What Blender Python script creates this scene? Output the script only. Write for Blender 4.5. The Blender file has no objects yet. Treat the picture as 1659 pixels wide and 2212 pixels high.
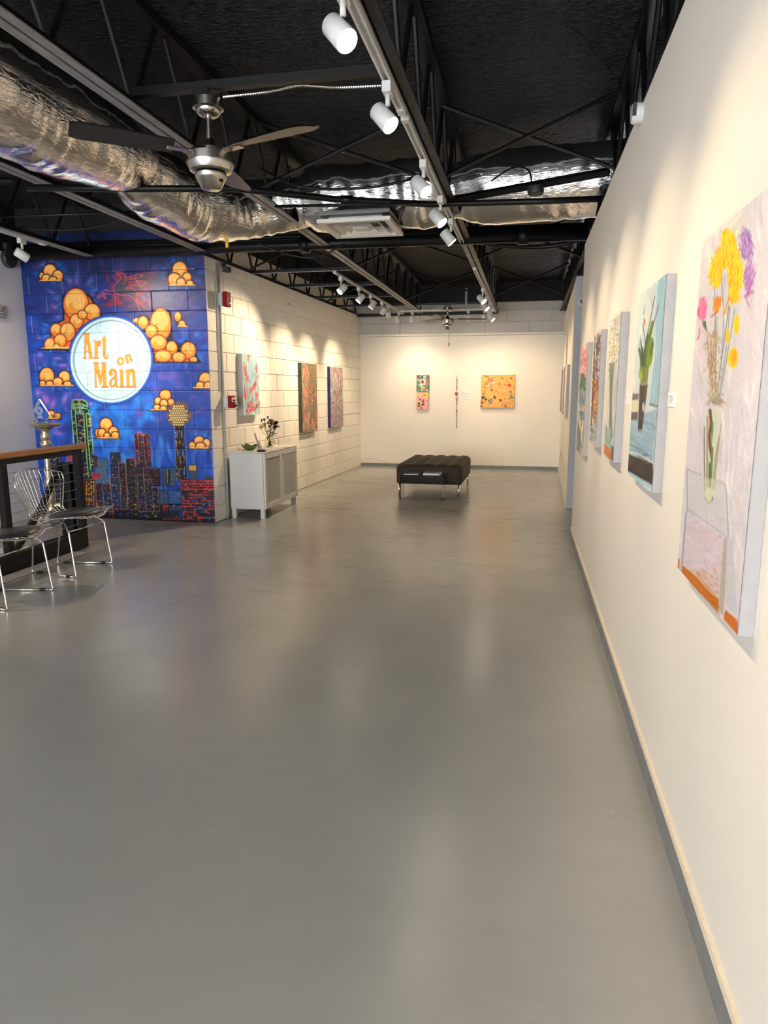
import bpy, math, random
import numpy as np
from mathutils import Matrix, Vector

random.seed(7)
rng = np.random.default_rng(11)
SC = bpy.context.scene
COL = SC.collection
PI = math.pi

# ------------------------------------------------------------------ camera
cam_data = bpy.data.cameras.new('camera')
cam = bpy.data.objects.new('camera', cam_data)
COL.objects.link(cam)
cam.location = (0.0, 0.0, 1.3)
cam.rotation_euler = (math.radians(90 - 9.9625), 0.0, math.radians(11.7816))
cam_data.sensor_fit = 'VERTICAL'
cam_data.sensor_height = 36.0
cam_data.lens = 36.0 * 1488.8 / 2212.0
cam_data.clip_start = 0.05
SC.camera = cam

# ------------------------------------------------------------------ world, daylight through the shop front, exposure
world = bpy.data.worlds.new('world')
SC.world = world
world.use_nodes = True
wb = world.node_tree.nodes['Background']
wb.inputs[0].default_value = (0.93, 0.96, 1.0, 1)
wb.inputs[1].default_value = 7.0
SC.view_settings.view_transform = 'Standard'
SC.view_settings.look = 'None'
SC.view_settings.gamma = 1.0
SC.view_settings.use_curve_mapping = False
SC.view_settings.exposure = 1.36
SC.cycles.max_bounces = 6; SC.cycles.diffuse_bounces = 3; SC.cycles.use_adaptive_sampling = True; SC.cycles.adaptive_threshold = 0.04; SC.cycles.glossy_bounces = 3; SC.cycles.transmission_bounces = 6; SC.cycles.caustics_reflective = False; SC.cycles.caustics_refractive = False
LAMP = (1.0, 0.77, 0.50)          # warm lamp colour
LAMP_W = 52.0                      # power of one track lamp

# ------------------------------------------------------------------ helpers
def srgb(r, g, b):
    def f(c):
        c /= 255.0
        return c / 12.92 if c <= 0.04045 else ((c + 0.055) / 1.055) ** 2.4
    return (f(r), f(g), f(b))

MATS = {}
def mat(name, col=(0.8, 0.8, 0.8), rough=0.5, metal=0.0, spec=0.5, noise=None, bump=None, emit=None, trans=0.0, ior=1.45,
        alpha=None, coat=0.0, attr=None):
    """noise=(scale, amount, (sx,sy,sz)) varies the colour, bump=(scale, strength, distance, detail) the relief."""
    if name in MATS:
        return MATS[name]
    m = bpy.data.materials.new(name); m.use_nodes = True
    nt = m.node_tree; N = nt.nodes; L = nt.links
    b = N['Principled BSDF']
    b.inputs['Base Color'].default_value = (*col, 1)
    b.inputs['Roughness'].default_value = rough
    b.inputs['Metallic'].default_value = metal
    b.inputs['Specular IOR Level'].default_value = spec
    b.inputs['IOR'].default_value = ior
    if trans: b.inputs['Transmission Weight'].default_value = trans
    if coat: b.inputs['Coat Weight'].default_value = coat
    if emit:
        b.inputs['Emission Color'].default_value = (*emit[0], 1)
        b.inputs['Emission Strength'].default_value = emit[1]
    src = None
    if attr:
        a = N.new('ShaderNodeAttribute'); a.attribute_name = attr
        L.new(a.outputs['Color'], b.inputs['Base Color']); src = a.outputs['Color']
    tc = None
    def coords(sc=(1, 1, 1)):
        nonlocal tc
        if tc is None: tc = N.new('ShaderNodeTexCoord')
        mp = N.new('ShaderNodeMapping'); mp.inputs['Scale'].default_value = sc
        L.new(tc.outputs['Object'], mp.inputs['Vector']); return mp.outputs['Vector']
    if noise:
        n = N.new('ShaderNodeTexNoise'); n.inputs['Scale'].default_value = noise[0]; n.inputs['Detail'].default_value = 6
        L.new(coords(noise[2] if len(noise) > 2 else (1, 1, 1)), n.inputs['Vector'])
        mr = N.new('ShaderNodeMapRange'); mr.inputs['From Min'].default_value = 0.3; mr.inputs['From Max'].default_value = 0.7
        mr.inputs['To Min'].default_value = 1 - noise[1]; mr.inputs['To Max'].default_value = 1 + noise[1]
        L.new(n.outputs['Fac'], mr.inputs['Value'])
        mx = N.new('ShaderNodeMix'); mx.data_type = 'RGBA'; mx.blend_type = 'MULTIPLY'; mx.inputs['Factor'].default_value = 1
        if src: L.new(src, mx.inputs['A'])
        else: mx.inputs['A'].default_value = (*col, 1)
        L.new(mr.outputs['Result'], mx.inputs['B']); L.new(mx.outputs['Result'], b.inputs['Base Color'])
    if bump:
        n = N.new('ShaderNodeTexNoise'); n.inputs['Scale'].default_value = bump[0]
        n.inputs['Detail'].default_value = bump[3] if len(bump) > 3 else 4
        L.new(coords(bump[4] if len(bump) > 4 else (1, 1, 1)), n.inputs['Vector'])
        bp = N.new('ShaderNodeBump'); bp.inputs['Strength'].default_value = bump[1]; bp.inputs['Distance'].default_value = bump[2]
        L.new(n.outputs['Fac'], bp.inputs['Height']); L.new(bp.outputs['Normal'], b.inputs['Normal'])
    MATS[name] = m
    return m

WM = {}                             # world matrices of the empties and meshes made so far

def link(o, parent=None, world_coords=True):
    COL.objects.link(o)
    if parent is not None:
        o.parent = parent
        if world_coords:
            o.matrix_parent_inverse = WM[parent.name].inverted()
            WM[o.name] = Matrix.Identity(4)
        else:
            WM[o.name] = WM[parent.name] @ o.matrix_basis
    else:
        WM[o.name] = o.matrix_basis.copy()
    return o

def tag(o, label=None, cat=None, group=None, kind=None):
    if label: o['label'] = label
    if cat: o['category'] = cat
    if group: o['group'] = group
    if kind: o['kind'] = kind
    return o

def thing(name, label, cat, loc=(0, 0, 0), rotz=0.0, group=None):
    o = bpy.data.objects.new(name, None)
    o.empty_display_size = 0.05
    o.location = loc; o.rotation_euler = (0, 0, rotz)
    o.matrix_basis = Matrix.Translation(Vector(loc)) @ Matrix.Rotation(rotz, 4, 'Z')
    link(o)
    return tag(o, label, cat, group)

class MB:
    """collects boxes, tubes and lathes into ONE mesh"""
    def __init__(s): s.v = []; s.f = []
    def add(s, vs, fs):
        o = len(s.v); s.v += [tuple(map(float, p)) for p in vs]; s.f += [tuple(i + o for i in f) for f in fs]; return s
    def box(s, x0, x1, y0, y1, z0, z1, M=None):
        vs = [Vector((x, y, z)) for z in (z0, z1) for y in (y0, y1) for x in (x0, x1)]
        if M is not None: vs = [M @ p for p in vs]
        return s.add(vs, [(0, 2, 3, 1), (4, 5, 7, 6), (0, 1, 5, 4), (2, 6, 7, 3), (0, 4, 6, 2), (1, 3, 7, 5)])
    def bbox(s, x0, x1, y0, y1, z0, z1, b=0.004, M=None):
        """box with chamfered edges"""
        vs = []; X = (x0, x1); Y = (y0, y1); Z = (z0, z1); idx = {}
        for i in (0, 1):
            for j in (0, 1):
                for k in (0, 1):
                    sx, sy, sz = (b, -b)[i], (b, -b)[j], (b, -b)[k]
                    for a, p in enumerate(((X[i], Y[j] + sy, Z[k] + sz), (X[i] + sx, Y[j], Z[k] + sz), (X[i] + sx, Y[j] + sy, Z[k]))):
                        idx[i, j, k, a] = len(vs); vs.append(Vector(p))
        g = idx; fs = []
        fs += [(g[0,0,0,0], g[0,0,1,0], g[0,1,1,0], g[0,1,0,0]), (g[1,0,0,0], g[1,1,0,0], g[1,1,1,0], g[1,0,1,0])]
        fs += [(g[0,0,0,1], g[1,0,0,1], g[1,0,1,1], g[0,0,1,1]), (g[0,1,0,1], g[0,1,1,1], g[1,1,1,1], g[1,1,0,1])]
        fs += [(g[0,0,0,2], g[0,1,0,2], g[1,1,0,2], g[1,0,0,2]), (g[0,0,1,2], g[1,0,1,2], g[1,1,1,2], g[0,1,1,2])]
        for i in (0, 1):
            for j in (0, 1):
                q = (g[i,j,0,0], g[i,j,0,1], g[i,j,1,1], g[i,j,1,0]); fs.append(q if i != j else q[::-1])
                q = (g[i,0,j,0], g[i,1,j,0], g[i,1,j,2], g[i,0,j,2]); fs.append(q if i != j else q[::-1])
                q = (g[0,i,j,1], g[1,i,j,1], g[1,i,j,2], g[0,i,j,2]); fs.append(q[::-1] if i != j else q)
        for i in (0, 1):
            for j in (0, 1):
                for k in (0, 1):
                    q = tuple(g[i, j, k, a] for a in range(3)); fs.append(q if (i + j + k) % 2 else q[::-1])
        if M is not None: vs = [M @ p for p in vs]
        return s.add(vs, fs)
    def tube(s, pts, r, n=8, cap=True, closed=False):
        pts = [Vector(p) for p in pts]; R = r if hasattr(r, '__len__') else [r] * len(pts)
        m = len(pts); rings = []; prev = None
        for i, p in enumerate(pts):
            if closed: t = (pts[(i + 1) % m] - pts[i - 1])
            else: t = pts[min(i + 1, m - 1)] - pts[max(i - 1, 0)]
            t = t.normalized() if t.length > 1e-9 else Vector((0, 0, 1))
            if prev is None:
                a = Vector((0, 0, 1)) if abs(t.z) < 0.9 else Vector((1, 0, 0)); u = t.cross(a).normalized()
            else:
                u = prev - t * prev.dot(t); u = u.normalized() if u.length > 1e-6 else t.orthogonal().normalized()
            prev = u; w = t.cross(u)
            rings.append([p + (u * math.cos(2 * PI * k / n) + w * math.sin(2 * PI * k / n)) * R[i] for k in range(n)])
        fs = []
        for i in range(m if closed else m - 1):
            a = i * n; b = ((i + 1) % m) * n
            for k in range(n): fs.append((a + k, a + (k + 1) % n, b + (k + 1) % n, b + k))
        if cap and not closed: fs += [tuple(range(n))[::-1], tuple((m - 1) * n + k for k in range(n))]
        return s.add([q for rg in rings for q in rg], fs)
    def lathe(s, prof, c=(0, 0, 0), n=24, M=None, cap=True):
        vs = []; fs = []
        for r, z in prof:
            for k in range(n):
                p = Vector((r * math.cos(2 * PI * k / n), r * math.sin(2 * PI * k / n), z)); vs.append((M @ p if M is not None else p) + Vector(c))
        for i in range(len(prof) - 1):
            for k in range(n): fs.append((i * n + k, i * n + (k + 1) % n, (i + 1) * n + (k + 1) % n, (i + 1) * n + k))
        if cap: fs += [tuple(range(n))[::-1], tuple((len(prof) - 1) * n + k for k in range(n))]
        return s.add(vs, fs)
    def grid(s, P):
        h = len(P); w = len(P[0])
        return s.add([q for row in P for q in row], [(j * w + i, j * w + i + 1, (j + 1) * w + i + 1, (j + 1) * w + i) for j in range(h - 1) for i in range(w - 1)])
    def mesh(s, name, m=None, smooth=False):
        me = bpy.data.meshes.new(name); me.from_pydata(s.v, [], s.f); me.validate(); me.update()
        if smooth: me.shade_smooth()
        if m is not None: me.materials.append(m)
        return me
    def build(s, name, m, parent=None, smooth=False, local=False, **tg):
        o = bpy.data.objects.new(name, s.mesh(name, m, smooth)); link(o, parent, not local); return tag(o, **tg)

def auto_smooth(o, deg=35):
    me = o.data; me.shade_smooth()
    try: me.set_sharp_from_angle(angle=math.radians(deg))
    except Exception: pass
    return o

def bez(P, n=12):
    """Catmull-Rom through the points"""
    P = [Vector(p) for p in P]; Q = [2 * P[0] - P[1]] + P + [2 * P[-1] - P[-2]]; out = []
    for i in range(1, len(Q) - 2):
        for k in range(n):
            t = k / n; a, b, c, d = Q[i - 1], Q[i], Q[i + 1], Q[i + 2]
            out.append(0.5 * ((2 * b) + (c - a) * t + (2 * a - 5 * b + 4 * c - d) * t * t + (3 * b - a - 3 * c + d) * t ** 3))
    out.append(P[-1]); return out

def struct(name, mb, m, parent=None, smooth=False):
    return mb.build(name, m, parent, smooth, kind='structure')

# ------------------------------------------------------------------ painter: draws flat artwork as colours carried by a fine grid
class Canvas:
    """w x h colour samples over the unit square; shapes are given in image pixel coordinates, onto which M maps the unit square; without M, in canvas units."""
    def __init__(s, w, h, col, M=None, unit=(1, 1)):
        s.w, s.h = w * 2, h * 2
        J, I = np.mgrid[0:s.h, 0:s.w]
        S = (I + 0.5) / s.w; T = (J + 0.5) / s.h
        if M is not None:
            M = np.array(M); s.Mi = np.linalg.inv(M); d = M[2, 0] * S + M[2, 1] * T + M[2, 2]
            s.U = (M[0, 0] * S + M[0, 1] * T + M[0, 2]) / d; s.V = (M[1, 0] * S + M[1, 1] * T + M[1, 2]) / d
        else:
            s.U = S * unit[0]; s.V = T * unit[1]; s.Mi = np.diag([1 / unit[0], 1 / unit[1], 1.0])
        s.px = 0.5 * (abs(s.U[s.h // 2, -1] - s.U[s.h // 2, 0]) / s.w + abs(s.V[-1, s.w // 2] - s.V[0, s.w // 2]) / s.h)
        s.C = np.ones((s.h, s.w, 3)) * np.array(col, float) ; s.at()
    def at(s, ox=0.0, oy=0.0, k=1.0): s.o = (ox, oy, k); return s
    def tx(s, p): return [(s.o[0] + x / s.o[2], s.o[1] + y / s.o[2]) for x, y in p]
    def win(s, u0, u1, v0, v1):
        q = []
        for u, v in ((u0, v0), (u1, v0), (u0, v1), (u1, v1)):
            k = s.Mi @ np.array([u, v, 1.0]); q.append((k[0] / k[2] * s.w, k[1] / k[2] * s.h))
        x = [p[0] for p in q]; y = [p[1] for p in q]
        c0, c1 = max(0, int(min(x)) - 1), min(s.w, int(max(x)) + 2); r0, r1 = max(0, int(min(y)) - 1), min(s.h, int(max(y)) + 2)
        return (slice(r0, r1), slice(c0, c1)) if r1 > r0 and c1 > c0 else None
    def blend(s, w, cov, col):
        c = s.C[w]; s.C[w] = c + (np.array(col, float) - c) * cov[..., None]
    def ell(s, cx, cy, rx, ry, col, rot=0.0, a=1.0, clip=None, soft=False):
        k = s.o[2]; cx, cy = s.tx([(cx, cy)])[0]; rx /= k; ry /= k
        if clip is not None: clip = s.o[1] + clip / k
        R = max(rx, ry) * (2.2 if soft else 1.05) + s.px
        w = s.win(cx - R, cx + R, cy - R, cy + R)
        if w is None: return
        du = s.U[w] - cx; dv = s.V[w] - cy; ca, sa = math.cos(rot), math.sin(rot)
        d = np.sqrt(((du * ca + dv * sa) / rx) ** 2 + ((-du * sa + dv * ca) / ry) ** 2)
        cov = np.exp(-d * d * 1.3) * a if soft else np.clip((1 - d) * min(rx, ry) / s.px + 0.5, 0, 1) * a
        if clip is not None: cov = cov * (s.V[w] <= clip)
        s.blend(w, cov, col)
    def poly(s, P, col, a=1.0):
        P = s.tx(P); us = [p[0] for p in P]; vs = [p[1] for p in P]
        w = s.win(min(us), max(us), min(vs), max(vs))
        if w is None: return
        U, V = s.U[w], s.V[w]; ins = np.zeros(U.shape, bool); n = len(P)
        for i in range(n):
            (x0, y0), (x1, y1) = P[i], P[i - 1]
            if y0 == y1: continue
            ins ^= ((y0 > V) != (y1 > V)) & (U < (x1 - x0) * (V - y0) / (y1 - y0) + x0)
        s.blend(w, ins * a, col)
    def rect(s, x0, y0, x1, y1, col, a=1.0): s.poly([(x0, y0), (x1, y0), (x1, y1), (x0, y1)], col, a)
    def line(s, P, wd, col, a=1.0, closed=False):
        P = s.tx(P); hw = wd / s.o[2] / 2
        if closed: P = P + P[:1]
        us = [p[0] for p in P]; vs = [p[1] for p in P]; m = hw + s.px
        w = s.win(min(us) - m, max(us) + m, min(vs) - m, max(vs) + m)
        if w is None: return
        U, V = s.U[w], s.V[w]; D = np.full(U.shape, 1e9)
        for (x0, y0), (x1, y1) in zip(P[:-1], P[1:]):
            dx, dy = x1 - x0, y1 - y0; l2 = dx * dx + dy * dy + 1e-12
            t = np.clip(((U - x0) * dx + (V - y0) * dy) / l2, 0, 1)
            D = np.minimum(D, np.hypot(U - x0 - t * dx, V - y0 - t * dy))
        s.blend(w, np.clip((hw - D) / s.px + 0.5, 0, 1) * a, col)
    def curve(s, P, wd, col, a=1.0, n=6):
        q = bez([(x, y, 0) for x, y in P], n); s.line([(p.x, p.y) for p in q], wd, col, a)
    def strokes(s, n, box, cols, ln, wd, ang, a=0.8, spread=0.3, soft=True):
        for i in range(n):
            x = random.uniform(box[0], box[2]); y = random.uniform(box[1], box[3])
            an = ang(x, y) if callable(ang) else ang
            an += random.gauss(0, spread); l = ln * random.uniform(0.5, 1.4)
            c = random.choice(cols); j = random.uniform(0.88, 1.12)
            s.ell(x, y, l / 2, wd * random.uniform(0.6, 1.4) / 2, [k * j for k in c], an, a, soft=soft)
    def grain(s, amt, sx=1, sy=1):
        g = rng.normal(0, 1, (s.h // sy + 1, s.w // sx + 1)); g = np.repeat(np.repeat(g, sy, 0), sx, 1)[:s.h, :s.w]
        s.C *= (1 + amt * g)[..., None]
    def done(s):
        c = np.clip(s.C, 0, 255) / 255.0
        c = np.where(c <= 0.04045, c / 12.92, ((c + 0.055) / 1.055) ** 2.4)
        return c.reshape(s.h // 2, 2, s.w // 2, 2, 3).mean((1, 3))

def colour_mesh(me, cols):
    at = me.color_attributes.new('paint', 'FLOAT_COLOR', 'POINT')
    c = np.ones((len(me.vertices), 4), np.float32); c[:, :3] = cols
    at.data.foreach_set('color', c.ravel())

def sample(img, s, t):
    h, w = img.shape[:2]
    x = np.clip(s * w - 0.5, 0, w - 1.001); y = np.clip(t * h - 0.5, 0, h - 1.001)
    i = x.astype(int); j = y.astype(int); fx = (x - i)[:, None]; fy = (y - j)[:, None]
    i1 = np.minimum(i + 1, w - 1); j1 = np.minimum(j + 1, h - 1)
    return (img[j, i] * (1 - fx) + img[j, i1] * fx) * (1 - fy) + (img[j1, i] * (1 - fx) + img[j1, i1] * fx) * fy

def paint_grid(name, img, nx, ny, pos, m, parent, box=(0, 0, 1, 1), flip=False, relief=0.0):
    """grid of nx x ny points over box of the artwork; pos(s, t) gives world points for arrays s, t in 0..1"""
    S, T = np.meshgrid(np.linspace(box[0], box[2], nx), np.linspace(box[1], box[3], ny))
    S = S.ravel(); T = T.ravel(); V = pos(S, T).astype(np.float32)
    me = bpy.data.meshes.new(name)
    i = np.arange((nx - 1) * (ny - 1)); a = (i // (nx - 1)) * nx + i % (nx - 1)
    F = np.stack([a, a + nx, a + nx + 1, a + 1], 1) if not flip else np.stack([a, a + 1, a + nx + 1, a + nx], 1)
    me.vertices.add(len(V)); me.vertices.foreach_set('co', V.ravel())
    me.loops.add(F.size); me.loops.foreach_set('vertex_index', F.ravel().astype(np.int32))
    me.polygons.add(len(F)); me.polygons.foreach_set('loop_start', np.arange(0, F.size, 4, dtype=np.int32))
    me.update(calc_edges=True); me.validate()
    colour_mesh(me, sample(img, S, T)); me.materials.append(m)
    o = bpy.data.objects.new(name, me); link(o, parent); return o

# ------------------------------------------------------------------ materials
WHITE = mat('wall_paint', (0.79, 0.735, 0.645), 0.6, noise=(1.3, 0.02), bump=(160, 0.10, 0.002, 2))
BLOCKW = mat('block_paint', (0.81, 0.765, 0.69), 0.5, noise=(9, 0.03), bump=(70, 0.35, 0.004, 5))
LGREY = mat('grey_wall_paint', (0.64, 0.655, 0.70), 0.55, bump=(120, 0.08, 0.002, 2))
BLACK = mat('black_steel', (0.0035, 0.0035, 0.004), 0.45, spec=0.35, bump=(60, 0.15, 0.002))
BLKPAINT = mat('black_wall_paint', (0.004, 0.004, 0.004), 0.7, bump=(25, 0.4, 0.01))
CHORD = mat('worn_chord_paint', (0.21, 0.205, 0.20), 0.5, noise=(7, 0.30, (6, 1, 6)), bump=(40, 0.15, 0.002))
BASEG = mat('grey_base_paint', (0.20, 0.205, 0.205), 0.45, noise=(14, 0.12))
CREAM = mat('cream_lip', (0.80, 0.70, 0.54), 0.5, noise=(60, 0.08))
WPLAST = mat('white_lamp_paint', (0.60, 0.60, 0.58), 0.35)
CHROME = mat('chrome', (0.82, 0.80, 0.77), 0.10, 1.0)
NICKEL = mat('brushed_nickel', (0.47, 0.44, 0.40), 0.24, 1.0, bump=(30, 0.06, 0.002, 2, (1, 1, 40)))

def floor_material():
    m = bpy.data.materials.new('painted_concrete'); m.use_nodes = True
    nt = m.node_tree; N = nt.nodes; L = nt.links; b = N['Principled BSDF']
    tc = N.new('ShaderNodeTexCoord')
    def noise(scale, detail, sc=(1, 1, 1), rough=0.55):
        mp = N.new('ShaderNodeMapping'); mp.inputs['Scale'].default_value = sc; L.new(tc.outputs['Object'], mp.inputs['Vector'])
        n = N.new('ShaderNodeTexNoise'); n.inputs['Scale'].default_value = scale; n.inputs['Detail'].default_value = detail
        n.inputs['Roughness'].default_value = rough; L.new(mp.outputs['Vector'], n.inputs['Vector']); return n.outputs['Fac']
    def ramp(v, a, b_, c0, c1):
        r = N.new('ShaderNodeMapRange'); r.inputs['From Min'].default_value = a; r.inputs['From Max'].default_value = b_
        r.inputs['To Min'].default_value = c0; r.inputs['To Max'].default_value = c1; L.new(v, r.inputs['Value']); return r.outputs['Result']
    def math_(op, x, y):
        q = N.new('ShaderNodeMath'); q.operation = op; q.use_clamp = False
        for i, t in enumerate((x, y)):
            if isinstance(t, (int, float)): q.inputs[i].default_value = t
            else: L.new(t, q.inputs[i])
        return q.outputs[0]
    def mix(f, a, c):
        q = N.new('ShaderNodeMix'); q.data_type = 'RGBA'
        if isinstance(f, (int, float)): q.inputs['Factor'].default_value = f
        else: L.new(f, q.inputs['Factor'])
        for k, t in (('A', a), ('B', c)):
            if isinstance(t, tuple): q.inputs[k].default_value = (*t, 1)
            else: L.new(t, q.inputs[k])
        return q.outputs['Result']
    big = noise(0.5, 2); mid = noise(3.0, 3)
    base = mix(ramp(big, 0.35, 0.65, 0, 1), (0.31, 0.311, 0.296), (0.36, 0.358, 0.338))
    base = mix(ramp(mid, 0.35, 0.75, 0, 0.35), base, (0.41, 0.40, 0.375))
    # dark scuffs and hairline cracks that run across the slab at the far end
    sepy = N.new('ShaderNodeSeparateXYZ'); L.new(tc.outputs['Object'], sepy.inputs[0])
    far = ramp(sepy.outputs['Y'], 3.5, 8.0, 0.08, 1.0)
    warp = noise(1.3, 4)
    mpx = N.new('ShaderNodeMapping'); mpx.inputs['Scale'].default_value = (0.55, 2.0, 1); L.new(tc.outputs['Object'], mpx.inputs['Vector'])
    wv = N.new('ShaderNodeTexNoise'); wv.inputs['Scale'].default_value = 1.0; wv.inputs['Detail'].default_value = 6; wv.inputs['Roughness'].default_value = 0.68
    L.new(mpx.outputs['Vector'], wv.inputs['Vector'])
    line = math_('ABSOLUTE', math_('SUBTRACT', wv.outputs['Fac'], 0.5), 0.0)
    crack = math_('MULTIPLY', ramp(line, 0.0, 0.010, 1, 0), ramp(warp, 0.44, 0.56, 0, 1))
    scuff = math_('MULTIPLY', ramp(noise(3.5, 5, (0.45, 2.0, 1), 0.7), 0.53, 0.66, 0, 0.75), ramp(noise(0.9, 3), 0.42, 0.58, 0, 1))
    w = math_('MULTIPLY', math_('MAXIMUM', scuff, crack), far)
    base = mix(math_('MULTIPLY', w, 0.8), base, (0.06, 0.054, 0.045))
    # pale paint specks
    sp = N.new('ShaderNodeTexVoronoi'); sp.inputs['Scale'].default_value = 4.5; L.new(tc.outputs['Object'], sp.inputs['Vector'])
    base = mix(ramp(sp.outputs['Distance'], 0.012, 0.024, 0.5, 0), base, (0.52, 0.51, 0.47))
    sq = N.new('ShaderNodeTexVoronoi'); sq.inputs['Scale'].default_value = 2.3; L.new(tc.outputs['Object'], sq.inputs['Vector'])
    base = mix(ramp(sq.outputs['Distance'], 0.010, 0.022, 0.6, 0), base, (0.06, 0.055, 0.05))
    L.new(base, b.inputs['Base Color'])
    rg = math_('ADD', ramp(noise(1.6, 3), 0.3, 0.7, 0.225, 0.255), math_('MULTIPLY', ramp(mid, 0.4, 0.7, 0, 1), 0.012))
    L.new(rg, b.inputs['Roughness'])
    b.inputs['Specular IOR Level'].default_value = 0.8
    bp = N.new('ShaderNodeBump'); bp.inputs['Strength'].default_value = 0.16; bp.inputs['Distance'].default_value = 0.01
    L.new(noise(2.2, 3), bp.inputs['Height']); L.new(bp.outputs['Normal'], b.inputs['Normal'])
    return m
FLOORM = floor_material()

def foam_material():
    m = mat('black_spray_foam', (0.0062, 0.0056, 0.005), 0.5, spec=0.3)
    nt = m.node_tree; N = nt.nodes; L = nt.links; b = N['Principled BSDF']
    tc = N.new('ShaderNodeTexCoord')
    v = N.new('ShaderNodeTexNoise'); v.inputs['Scale'].default_value = 34; v.inputs['Detail'].default_value = 5; v.inputs['Distortion'].default_value = 0.8
    v2 = N.new('ShaderNodeTexNoise'); v2.inputs['Scale'].default_value = 2.5; v2.inputs['Detail'].default_value = 3
    mp = N.new('ShaderNodeMapping'); mp.inputs['Scale'].default_value = (0.7, 1.5, 1)
    L.new(tc.outputs['Object'], mp.inputs['Vector']); L.new(mp.outputs['Vector'], v.inputs['Vector']); L.new(tc.outputs['Object'], v2.inputs['Vector'])
    a = N.new('ShaderNodeMath'); a.operation = 'MULTIPLY_ADD'; a.inputs[1].default_value = 2.0
    L.new(v2.outputs['Fac'], a.inputs[0]); L.new(v.outputs['Fac'], a.inputs[2])
    bp = N.new('ShaderNodeBump'); bp.inputs['Strength'].default_value = 1.0; bp.inputs['Distance'].default_value = 0.09
    L.new(a.outputs[0], bp.inputs['Height']); L.new(bp.outputs['Normal'], b.inputs['Normal'])
    return m
FOAM = foam_material()

# ------------------------------------------------------------------ the room
YM, YE = 6.28, 11.77
def XL(y): return -3.03 + (y - 6.28) * 0.029
def XR(y): return 0.445 - 0.007 * y
def XF(y): return 0.437 + (y - 7.83) * 0.0172
DECK = 3.05

fl = MB()
fl.box(-3.72, 2.0, -4.2, 12.1, -0.12, 0)
fl.box(-5.2, -3.72, 4.95, 6.6, -0.12, 0)
struct('floor', fl, FLOORM)
struct('ceiling', MB().box(-5.4, 2.0, -4.2, 12.1, DECK, DECK + 0.12), FOAM)

def slab(y0, y1, xf0, xf1, th, z0, z1):
    """wall running along the room: face x from xf0 (at y0) to xf1 (at y1), thickness th towards +x (or -x)"""
    mb = MB(); P = [(xf0, y0), (xf1, y1), (xf1 + th, y1), (xf0 + th, y0)]
    vs = [(x, y, z) for z in (z0, z1) for x, y in P]
    fs = [(0, 1, 2, 3), (7, 6, 5, 4), (0, 4, 5, 1), (1, 5, 6, 2), (2, 6, 7, 3), (3, 7, 4, 0)]
    if th < 0: fs = [f[::-1] for f in fs]
    return mb.add(vs, [f[::-1] for f in fs])
wall_r = struct('wall_right', slab(-4.1, 6.2, XR(-4.1), XR(6.2), 0.13, 0.0, 2.49), WHITE)
struct('baseboard_right', slab(-4.1, 6.21, XR(-4.1) - 0.004, XR(6.21) - 0.004, 0.02, 0, 0.090), BASEG)
struct('trim_1', slab(-4.1, 6.205, XR(-4.1) - 0.009, XR(6.205) - 0.009, 0.02, 0.091, 0.112), CREAM)
struct('wall_right_far', slab(7.83, 11.9, XF(7.83), XF(11.9), 0.35, 0.0, 2.49), WHITE)
COLM = mat('grey_return_paint', (0.46, 0.455, 0.45), 0.55)
struct('trim_2', MB().box(XF(7.83), XF(7.83) + 0.35, 7.815, 7.829, 0.015, 2.485), COLM)
struct('trim_3', MB().box(XF(7.83) + 0.0, XF(7.83) + 0.36, 7.806, 7.829, 0.0, 0.014), BASEG)
struct('wall_right_outer', MB().box(1.7, 1.9, -4.2, 12.1, 0, DECK), BLKPAINT)

# end wall: smooth panel with a ledge, rougher block above it
struct('wall_end', MB().box(-2.99, 0.75, YE, YE + 0.25, 0, 2.20), WHITE)
struct('trim_4', MB().box(-2.90, 0.52, YE - 0.018, YE + 0.06, 2.205, 2.24), WHITE)
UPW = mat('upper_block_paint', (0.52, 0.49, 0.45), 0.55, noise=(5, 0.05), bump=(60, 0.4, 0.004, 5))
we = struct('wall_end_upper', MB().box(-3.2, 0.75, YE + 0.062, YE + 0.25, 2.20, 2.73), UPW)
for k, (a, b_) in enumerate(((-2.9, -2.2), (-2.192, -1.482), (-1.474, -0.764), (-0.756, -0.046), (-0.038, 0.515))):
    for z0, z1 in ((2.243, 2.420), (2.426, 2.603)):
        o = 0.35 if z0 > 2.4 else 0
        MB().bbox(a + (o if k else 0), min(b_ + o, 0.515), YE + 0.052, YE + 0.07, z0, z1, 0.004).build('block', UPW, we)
struct('wall_end_top', MB().box(-3.4, 1.7, YE + 0.04, YE + 0.3, 2.735, DECK), BLKPAINT)
struct('baseboard_end', MB().box(-2.87, 0.505, YE - 0.012, YE + 0.01, 0, 0.055), mat('greenish_base', (0.16, 0.19, 0.19), 0.4, noise=(10, 0.15)))

# grey wall on the far left, front wall with the shop window behind the camera
struct('wall_left_side', MB().box(-5.2, -5.0, -4.2, 6.5, -1.8, 2.62), LGREY)
struct('wall_left_top', MB().box(-5.2, -5.02, -4.2, 6.5, 2.625, DECK), BLKPAINT)
fw = MB()
fw.box(-5.2, 1.9, -4.3, -4.1, 2.55, DECK); fw.box(-5.2, 1.9, -4.3, -4.1, -0.1, 0.12); fw.box(0.35, 1.9, -4.3, -4.1, 0.12, 2.55)
struct('wall_front', fw, WHITE)
wf = MB()
for x in (-5.0, -3.7, -2.35, -1.0, 0.32): wf.box(x - 0.03, x + 0.03, -4.24, -4.16, 0.12, 2.55)
wf.box(-5.0, 0.35, -4.24, -4.16, 2.49, 2.549); wf.box(-5.0, 0.35, -4.24, -4.16, 0.121, 0.18)
struct('window_1', wf, mat('dark_window_frame', (0.03, 0.03, 0.03), 0.4))
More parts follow.
